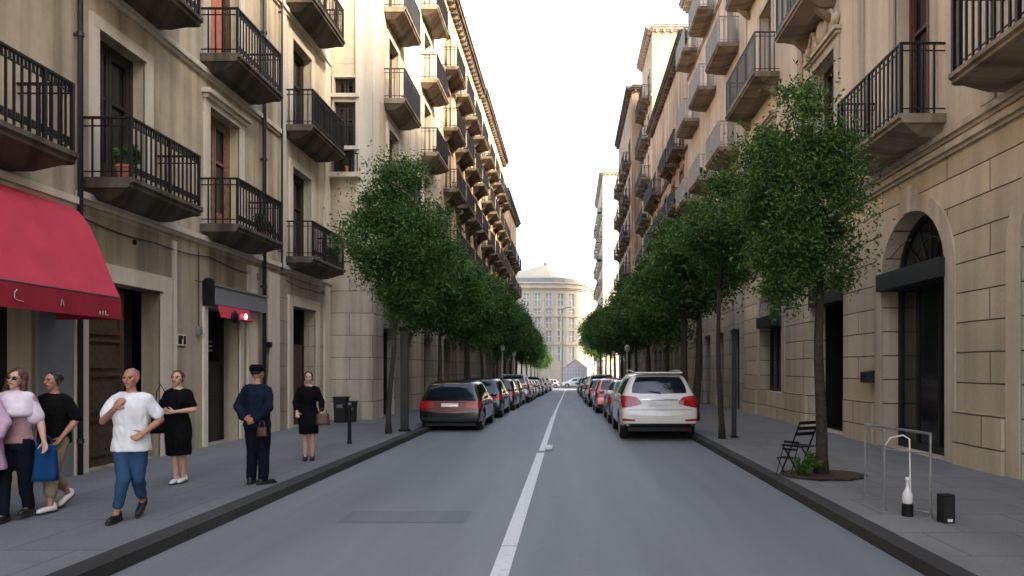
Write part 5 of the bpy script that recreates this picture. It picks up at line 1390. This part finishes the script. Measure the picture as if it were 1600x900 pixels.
# pale lamp posts amid the rows
for i, (lab, x, y, h) in enumerate((('short pale lamp post among the left trees, nearer one', -4.35, 45.5, 3.1), ('short pale lamp post among the left trees, farther one', -4.35, 55, 3.1), ('pale lamp post deep in the left row', -4.35, 72, 3.4), ('pale lamp post on the right above the coral car', 3.6, 57, 3.2), ('thin pale post right of the coral car', 3.6, 44, 3.0))):
    t = thing('lamp_post', lab, 'lamp post', (x, y, gz(y) + .12), group='pale lamp posts under the trees')
    mb = MB(); mb.lathe([(.11, 0), (.11, .12), (.055, .2), (.045, h)], (0, 0, 0), 12); mb.build('post', M['white'], t)
    mb = MB(); mb.lathe([(.06, h), (.15, h + .08), (.17, h + .3), (.10, h + .36), (.03, h + .44)], (0, 0, 0), 12); mb.build('lamp_head', M['white'], t)
t = thing('street_lamp', 'tall thin cream lamp column in front of the round cornered building', 'street lamp', (-1.4, 124, -1.38))
mb = MB(); mb.lathe([(.35, 0), (.35, .5), (.22, .7), (.14, 13)], (0, 0, 0), 12); mb.build('column', M['plaster_m'], t)
mb = MB(); mb.tube([(0, 0, 12.9), (.3, 0, 13.6), (1.2, 0, 13.9)], .07, 8); mb.ell((1.4, 0, 13.86), (.4, .15, .1)); mb.build('lamp_arm', M['zinc'], t)
t = thing('kiosk', 'small pink gabled kiosk with lattice front at the street end', 'kiosk', (1.0, 128.5, -1.38))
M['pinkk'] = plain('pink_boards', (.68, .56, .52), rough=.8, scale=5, var=.4)
mb = MB(); mb.box(-2.2, 2.2, 0, 3, 0, 3.2); mb.prism([(-2.2, 0, 3.2), (2.2, 0, 3.2), (0, 0, 4.7)], (0, 3, 0)); mb.build('kiosk_wall', M['pinkk'], t)
mb = MB()
for k in range(9): mb.box(-2.1 + k * .5, -2.02 + k * .5, -.06, -.002, .1, 3.1)
for k in range(5): mb.box(-2.2, 2.2, -.08, -.061, .4 + k * .65, .47 + k * .65)
mb.tube([(-2.5, -.1, 3.0), (0, -.1, 4.8), (2.5, -.1, 3.0)], .1, 6); mb.build('lattice', M['white'], t)

# metal barrier on the right
t = thing('metal_barrier', 'thin steel tube barrier on the right pavement before the arched door', 'barrier', (3.95, 8.5, PZ))
def lw(mb, pts, r): mb.tube([(a - 0, b, c) for a, b, c in pts], r, 10)
p1 = (3.88, 9.24); p2 = (3.72, 8.32); p3 = (4.06, 7.92); tz = 1.06; z0 = PZ
for a, b in ((p1, 'post'), (p2, 'post'), (p3, 'post')):
    mb = MB(); lw(mb, [(a[0], a[1], z0), (a[0], a[1], tz)], .014); lw(mb, [(a[0], a[1], z0), (a[0], a[1], z0 + .012)], .04); mb.build(b, M['steel'], t, t, smooth=False)
mb = MB(); lw(mb, [(p1[0], p1[1], tz), (p3[0], p3[1], tz)], .016); lw(mb, [(p1[0], p1[1], tz - .004), (p2[0], p2[1], tz - .004)], .012); mb.build('top_rail', M['steel'], t, t)
mb = MB(); lw(mb, [(p2[0], p2[1], .84), (p3[0], p3[1], .84)], .012); lw(mb, [(p1[0], p1[1], .84), (p2[0], p2[1], .84)], .010); lw(mb, [(p2[0] + .2, p2[1] - .2, z0 + .05), (p3[0], p3[1], z0 + .05)], .012); mb.build('lower_rail', M['steel'], t, t)
mb = MB(); lw(mb, [(p2[0], p2[1], .88), (p2[0] + .05, p2[1] - .05, .98), (p2[0] + .15, p2[1] - .15, 1.02), (p2[0] + .20, p2[1] - .2, .98), (p2[0] + .21, p2[1] - .21, z0 + .05)], .009); mb.build('hoop', M['white'], t, t)
x, y = at(1418, 806)
t = thing('bottle', 'white bottle in a black holder on the pavement behind the barrier', 'bottle', (x, y, PZ))
mb = MB(); mb.lathe([(.03, .12), (.048, .14), (.055, .18), (.055, .25), (.03, .30), (.018, .33), (.018, .40), (.024, .405), (.024, .44)], (0, 0, 0), 18); mb.build('bottle_body', M['white'], t, smooth=True)
mb = MB(); mb.lathe([(.06, 0), (.062, .01), (.062, .14), (.045, .145)], (0, 0, 0), 18); mb.build('holder', M['iron'], t)
x, y = at(1478, 816)
t = thing('black_box', 'small upright black box on the pavement right of the barrier', 'box', (x, y, PZ), .15)
mb = MB(); mb.box(-.07, .07, -.06, .06, 0, .31); mb.build('case', M['plastic'], t, bevel=.008)
mb = MB(); mb.box(-.05, .05, -.066, -.06, .03, .28); mb.build('face_panel', M['steel_dark'], t)
mb = MB(); mb.box(-.028, .028, -.072, -.066, .02, .05); mb.build('tag', M['white'], t)
# black metal folding chairs by the tree
def fchair(label, x, y, rz, s=1):
    t = thing('folding_chair', label, 'chair', (x, y, PZ), rz, 'black metal chairs by the tree'); t.scale = (s, s, s)
    r = .012
    for sx in (-.2, .2):
        mb = MB(); mb.tube([(sx, .2, 0), (sx, -.02, .45), (sx, -.2, .84)], r, 8); mb.build('back_leg', M['iron'], t)
        mb = MB(); mb.tube([(sx * .93, -.2, 0), (sx * .93, .18, .45)], r, 8); mb.build('front_leg', M['iron'], t)
    mb = MB()
    for k in range(7): mb.box(-.2, .2, -.17 + k * .055, -.135 + k * .055, .44, .455)
    mb.build('seat', M['iron'], t)
    mb = MB()
    for k in range(3):
        q = .62 + .09 * k; yy = -.02 - (q - .45) / .39 * .18; mb.box(-.2, .2, yy - .008, yy + .008, q, q + .05)
    mb.build('backrest', M['iron'], t)
    mb = MB(); mb.tube([(-.19, -.2, .02), (.19, -.2, .02)], .009, 6); mb.tube([(-.2, .2, .02), (.2, .2, .02)], .009, 6); mb.build('crossbar', M['iron'], t)
fchair('black metal chair leaning at the trunk of the nearest right tree', 3.66, 11.2, .5)
fchair('lower black metal chair on the kerb side of the nearest right tree', 3.42, 11.05, 2.3, .62)
# scrap of white paper on the centre line
t = MB(); t.ell((0, 0, .05), (.09, .06, .055), 14, 10); me = t.mesh('p'); 
for v in me.vertices: v.co *= 1 + .35 * noise.noise(v.co * 30)
me.materials.append(M['white']); o = bpy.data.objects.new('crumpled_paper', me); COL.objects.link(o); o.location = (-.46, 15.4, .004); setk(o, 'crumpled white paper lying on the centre line', 'litter')

# ------------------------------------------------------------------ camera, light, world
cam = bpy.data.cameras.new('camera'); co = bpy.data.objects.new('camera', cam); COL.objects.link(co)
co.location = (0, 0, 1.8); co.rotation_euler = (math.radians(90), 0, 0)
cam.sensor_width = 36; cam.lens = 1100 / 1600 * 36
cam.shift_x = -90 / 1600; cam.shift_y = 125 / 1600; cam.clip_end = 3000; cam.clip_start = .05
SC.camera = co

to_sun = Vector((.72, -.45, .50)).normalized()
sd = bpy.data.lights.new('sun', 'SUN'); so = bpy.data.objects.new('sun', sd); COL.objects.link(so)
so.rotation_euler = to_sun.to_track_quat('Z', 'Y').to_euler(); sd.energy = 3.1; sd.angle = math.radians(11); sd.color = (1, .77, .52)
w = bpy.data.worlds.new('World'); SC.world = w; w.use_nodes = True; nt = w.node_tree
bg = nt.nodes['Background']; sky = nt.nodes.new('ShaderNodeTexSky'); sky.sky_type = 'NISHITA'; sky.sun_disc = False
sky.sun_elevation = math.asin(to_sun.z); sky.sun_rotation = math.atan2(to_sun.x, to_sun.y); sky.air_density = 1.2; sky.dust_density = 4; sky.ozone_density = 1.5
hs = nt.nodes.new('ShaderNodeHueSaturation'); hs.inputs['Saturation'].default_value = .68
nt.links.new(sky.outputs[0], hs.inputs['Color']); nt.links.new(hs.outputs[0], bg.inputs['Color']); bg.inputs['Strength'].default_value = .15
SC.view_settings.view_transform = 'Standard'; SC.view_settings.look = 'None'; SC.view_settings.gamma = 1; SC.view_settings.exposure = 2.3
